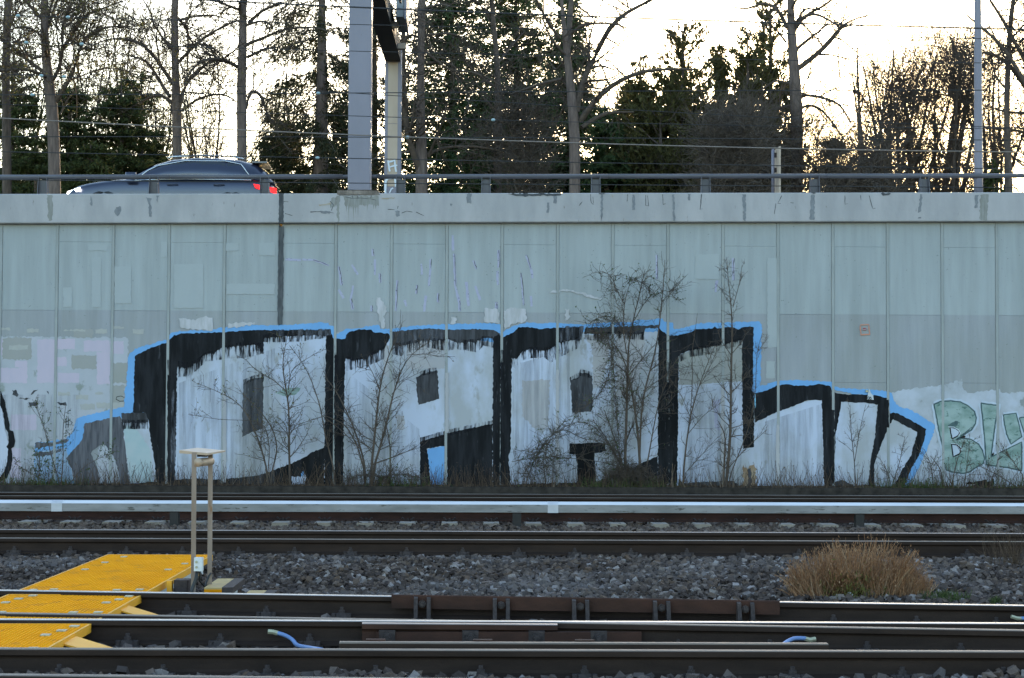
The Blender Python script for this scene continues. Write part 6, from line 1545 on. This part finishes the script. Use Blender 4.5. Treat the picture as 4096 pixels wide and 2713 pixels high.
sapling('sapling', 'thin shoot climbing past the blue outline right of the last tall letter', C7, [[(1960, 1350, 10), (2060, 1100, 8), (2160, 850, 7), (2210, 500, 6), (2200, 230, 5), (2260, 70, 3)], [(2200, 250, 4), (2280, 150, 3), (2320, 90, 2)]], 34.9, 22, 90, .3, .15)
sapling('sapling', 'young green-leaved shoots at the left end of the lettering', C5, [[(525, 1390, 12), (545, 1150, 10), (540, 900, 8), (565, 700, 4)], [(520, 1380, 10), (440, 1120, 8), (370, 850, 6), (280, 640, 3)], [(330, 1380, 9), (340, 1150, 7), (350, 1000, 4)], [(520, 1390, 8), (300, 1300, 6), (120, 1190, 3)], [(580, 1390, 8), (720, 1220, 6), (980, 1080, 3)]], 34.9, 40, 150, .4, .2, 620, 'greenleaf')
sapling('sapling', 'thin forked weed stem under the low arched outline', C8, [[(915, 1400, 10), (900, 1150, 8), (870, 900, 6), (865, 690, 3)], [(905, 1180, 6), (950, 900, 5), (1000, 690, 3)], [(900, 1110, 5), (830, 1040, 3), (770, 1000, 2)]], 34.9, 16, 60, .3, .15)
sapling('sapling', 'bare shoot before the tip of the low arched outline', C8, [[(1225, 1400, 10), (1290, 1200, 7), (1340, 960, 3)], [(1220, 1380, 8), (1180, 1250, 5), (1120, 1150, 3)]], 34.9, 18, 70, .3, .15)
sapling('sapling', 'tangle of thin shoots below the green spray letters', C8, [[(1670, 1430, 12), (1650, 1250, 10), (1560, 1130, 5)], [(1740, 1420, 10), (1780, 1200, 8), (1850, 1000, 4)], [(1590, 1430, 9), (1560, 1180, 7), (1470, 1090, 3)], [(1850, 1420, 9), (1870, 1250, 7), (1900, 1000, 3)], [(2070, 1400, 10), (2120, 1250, 8), (2150, 1150, 4)], [(2330, 1420, 10), (2150, 1300, 7), (1980, 1220, 4)], [(2368, 1310, 8), (2250, 1150, 6), (2150, 1080, 3)]], 34.9, 60, 240, .4, .2, 120, 'greenleaf')
# climbing tangle on the third letter
def vine(name, label, Cf, paths, y, n, jit, l=.5, leaves=200):
    LB = []
    for pl in paths:
        pp = Cf(*pl)
        P, rr = resample([on_y(a, b_, y) for a, b_ in pp], np.full(len(pp), .006), 12)
        LB.append((smooth(P), rr))
    Pl, Rl = np.array([q[0] for q in LB]), np.array([q[1] for q in LB])
    t = thing(name, label, 'vine', (Pl[0, 0, 0], y, WB))
    P1, R1 = spawn(Pl, Rl, n, l * .4, l * 1.4, 8, .22, (0, 0, -.05), .75, .8, .0036, 0, 1, .6, 1.2)
    P1[..., 1] = np.clip(P1[..., 1], y - .35, D - .03)
    P2, R2 = spawn(P1, R1, n * 2, .1, .35, 4, .25, (0, 0, -.04), .7, .8, .003, 0, 1, .6, 1.0)
    P2[..., 1] = np.clip(P2[..., 1], y - .4, D - .03)
    v, f = merge([tubes(Pl, Rl, 5), tubes(P1, R1, 3), tubes(P2, R2, 3)])
    np_mesh('stems', v, f, MT['twig_brown'], t, True)
    i = rng.integers(0, len(P2), leaves)
    C = P2[i, rng.integers(0, 4, leaves)]
    v, f = cards(C, rng.normal(size=(leaves, 3)), rng.uniform(.03, .06, leaves), rng.uniform(.02, .04, leaves))
    np_mesh('leaves', v, f, MT['greenleaf'], t)
    return t
vine('climbing_vine', 'hanging vine tangle draped from the twin sapling over the third letter', C7, [[(960, 0), (970, 200), (960, 350), (930, 480), (860, 600), (760, 700), (640, 770)], [(1040, 1200), (1000, 700), (980, 400), (960, 100), (860, 30), (740, 60)], [(880, -60), (1000, -20), (1080, 40)]], 34.8, 260, 0, .4, 240)
vine('climbing_vine', 'arched bramble tangle over the foot of the third letter', C7, [[(230, 1330), (330, 1050), (420, 940), (560, 880), (700, 780), (800, 820), (900, 980), (1040, 1180)], [(100, 1180), (350, 1130), (650, 1150), (900, 1180), (1060, 1230)], [(420, 1350), (380, 1100), (460, 920), (560, 830)], [(200, 1300), (280, 1150), (350, 1000)], [(560, 900), (700, 980), (900, 1000), (1060, 1120)]], 34.7, 330, 0, .5, 300)
vine('climbing_vine', 'leafy trailing vine over the upper crown of the twin sapling', C3, [[(850, 740), (920, 730), (980, 800), (1000, 900)], [(1090, 810), (1140, 770), (1220, 820), (1300, 870)], [(760, 1180), (860, 1110), (960, 1110), (1020, 1160)], [(1450, 900), (1520, 850)]], 34.8, 90, 0, .4, 170)
vine('climbing_vine', 'tangle of dead twigs heaped under the twin sapling', C7, [[(900, 1350), (1000, 1260), (1120, 1250), (1230, 1270), (1330, 1350)], [(950, 1400), (1100, 1320), (1300, 1400)], [(980, 1300), (1080, 1230), (1180, 1290)]], 34.65, 420, 0, .35, 60)
vine('climbing_vine', 'brown bramble heap at the foot of the second letter shrub', C6, [[(820, 1340), (960, 1290), (1080, 1290), (1200, 1340)], [(1080, 1350), (1250, 1280), (1420, 1300), (1500, 1330)]], 34.65, 200, 0, .35, 90)
# dead weed stalks, dry litter and green tufts along the wall foot
def blades(name, n, x, y, z, hmin, hmax, w, lean, mat, label, K=4, head=0):
    h = hmin + (hmax - hmin) * rng.random(n) ** 2
    P = np.empty((n, K, 3)); P[:, 0] = np.stack([x, y, z], 1)
    d = np.stack([rng.normal(0, lean, n), rng.normal(0, lean, n), np.ones(n)], 1)
    for k in range(1, K):
        d = d + rng.normal(0, lean * .5, (n, 3)) * np.array((1, 1, .2))
        d /= np.linalg.norm(d, axis=1)[:, None]
        P[:, k] = P[:, k - 1] + d * (h / (K - 1))[:, None]
    Rr = w * np.linspace(1, .45, K)[None] * np.ones((n, 1))
    parts = [ribbons(P, Rr)]
    if head:
        i = rng.integers(0, n, head)
        parts.append(cards(P[i, -1] + rng.normal(0, .012, (head, 3)), rng.normal(0, .4, (head, 3)) + np.array((0, 0, 1.)), rng.uniform(.02, .05, head), rng.uniform(.008, .016, head)))
    v, f = merge(parts)
    return tag(np_mesh(name, v, f, MT[mat]), label, 'grass', None, 'stuff')
n = 5600
blades('dead_weeds', n, rng.uniform(-11.5, 12.5, n), rng.uniform(34.32, D - .08, n), np.full(n, WB - .02), .05, .55, .0040, .26, 'weed', 'dead weed stalks and thin twigs along the whole wall foot', 4, 2600)
n = 2400
u_ = rng.choice([-9.0, -7.8, -1.2, 2.6, 3.3, 8.3, 8.7, 10.5], n)
blades('green_tufts', n, u_ + rng.normal(0, .35, n), rng.uniform(34.32, 35.1, n), np.full(n, WB - .02), .04, .24, .004, .3, 'grass', 'small green weed tufts along the wall foot', 3, 1500)
n = 5200
blades('leaf_litter', n, rng.uniform(-12, 13, n), rng.uniform(34.3, D - .02, n), np.full(n, WB - .01), .02, .10, .006, 1.2, 'weed', 'brown twig litter on the strip below the wall', 3)
# dry grass clump on the ballast: several tussocks of uneven height and lean
gc = on_z(3455, 2395, -.19)
TU = [(-.42, .24, .34), (-.30, .32, .46), (-.14, .36, .50), (.02, .34, .47), (.14, .34, .54), (.30, .30, .47), (.42, .26, .36), (-.22, .14, .38), (.08, .12, .40), (.26, .12, .36), (-.38, .12, .26), (.40, .12, .24), (-.02, .22, .50), (.52, .2, .20), (-.5, .2, .2)]
n = 4300
ti = rng.integers(0, len(TU), n)
TA = np.array(TU)[ti]
a = rng.uniform(0, 6.283, n); r = np.abs(rng.normal(0, .5, n))
gx, gy = gc[0] + TA[:, 0] + r * np.cos(a) * .12, gc[1] + TA[:, 1] + r * np.sin(a) * .12
h = TA[:, 2] * rng.uniform(.45, 1.12, n) * (1 - .2 * np.minimum(r, 1.5))
P = np.empty((n, 5, 3)); P[:, 0] = np.stack([gx, gy, np.full(n, -.2)], 1)
tl2 = rng.normal(0, .22, (len(TU), 2))[ti]
d = np.stack([tl2[:, 0] + TA[:, 0] * .35 + np.cos(a) * r * .3 + rng.normal(0, .14, n), tl2[:, 1] + np.sin(a) * r * .22 + rng.normal(0, .1, n), np.ones(n)], 1)
for k in range(1, 5):
    d = d + rng.normal(0, .15, (n, 3)); d /= np.linalg.norm(d, axis=1)[:, None]
    P[:, k] = P[:, k - 1] + d * (h / 4)[:, None]
t = thing('dry_grass_clump', 'bushy clump of dry orange-brown grass on the ballast', 'grass', (gc[0], gc[1] + .28, -.2))
v, f = ribbons(P, np.linspace(.0030, .0014, 5)[None] * np.ones((n, 1)))
np_mesh('stalks', v, f, MT['straw'], t)
i = rng.integers(0, n, 5200)
v, f = cards(P[i, 4] + rng.normal(0, .012, (5200, 3)), rng.normal(0, .4, (5200, 3)) + np.array((0, 0, 1.)), rng.uniform(.015, .035, 5200), rng.uniform(.004, .009, 5200))
np_mesh('seed_heads', v, f, MT['straw'], t)
nl = 420
v, f = cards(np.stack([gc[0] - .12 + rng.normal(0, .13, nl), gc[1] + .02 + rng.normal(0, .08, nl), -.17 + np.abs(rng.normal(0, .1, nl))], 1), rng.normal(0, .5, (nl, 3)) + np.array((0, 0, 1.)), rng.uniform(.03, .06, nl), rng.uniform(.008, .016, nl))
np_mesh('green_leaves', v, f, MT['bud'], t)
def tuft(name, label, u, v_, n, hmin, hmax, spread, mat):
    c = on_z(u, v_, -.19)
    a = rng.uniform(0, 6.28, n)
    r = rng.random(n) * spread
    h = hmin + (hmax - hmin) * rng.random(n)
    P = np.empty((n, 4, 3)); P[:, 0] = np.stack([c[0] + r * np.cos(a), c[1] + r * np.sin(a), np.full(n, -.2)], 1)
    d = np.stack([rng.normal(0, .3, n), rng.normal(0, .3, n), np.ones(n)], 1)
    for k in range(1, 4):
        d = d + rng.normal(0, .15, (n, 3)); d /= np.linalg.norm(d, axis=1)[:, None]
        P[:, k] = P[:, k - 1] + d * (h / 3)[:, None]
    v, f = tubes(P, np.linspace(.0024, .0012, 4)[None] * np.ones((n, 1)), 3)
    tag(np_mesh(name, v, f, MT[mat]), label, 'grass')
tuft('grass_tuft', 'low green grass tuft right of the dry clump', 3780, 2395, 420, .03, .10, .24, 'grass')
tuft('grass_tuft', 'small pale green tuft behind the bright diverging rail', 3985, 2410, 70, .03, .08, .06, 'grass')
tuft('dry_stalks', 'thin dry stalks at the foot of the dull rail', 4060, 2260, 160, .15, .42, .35, 'weed')
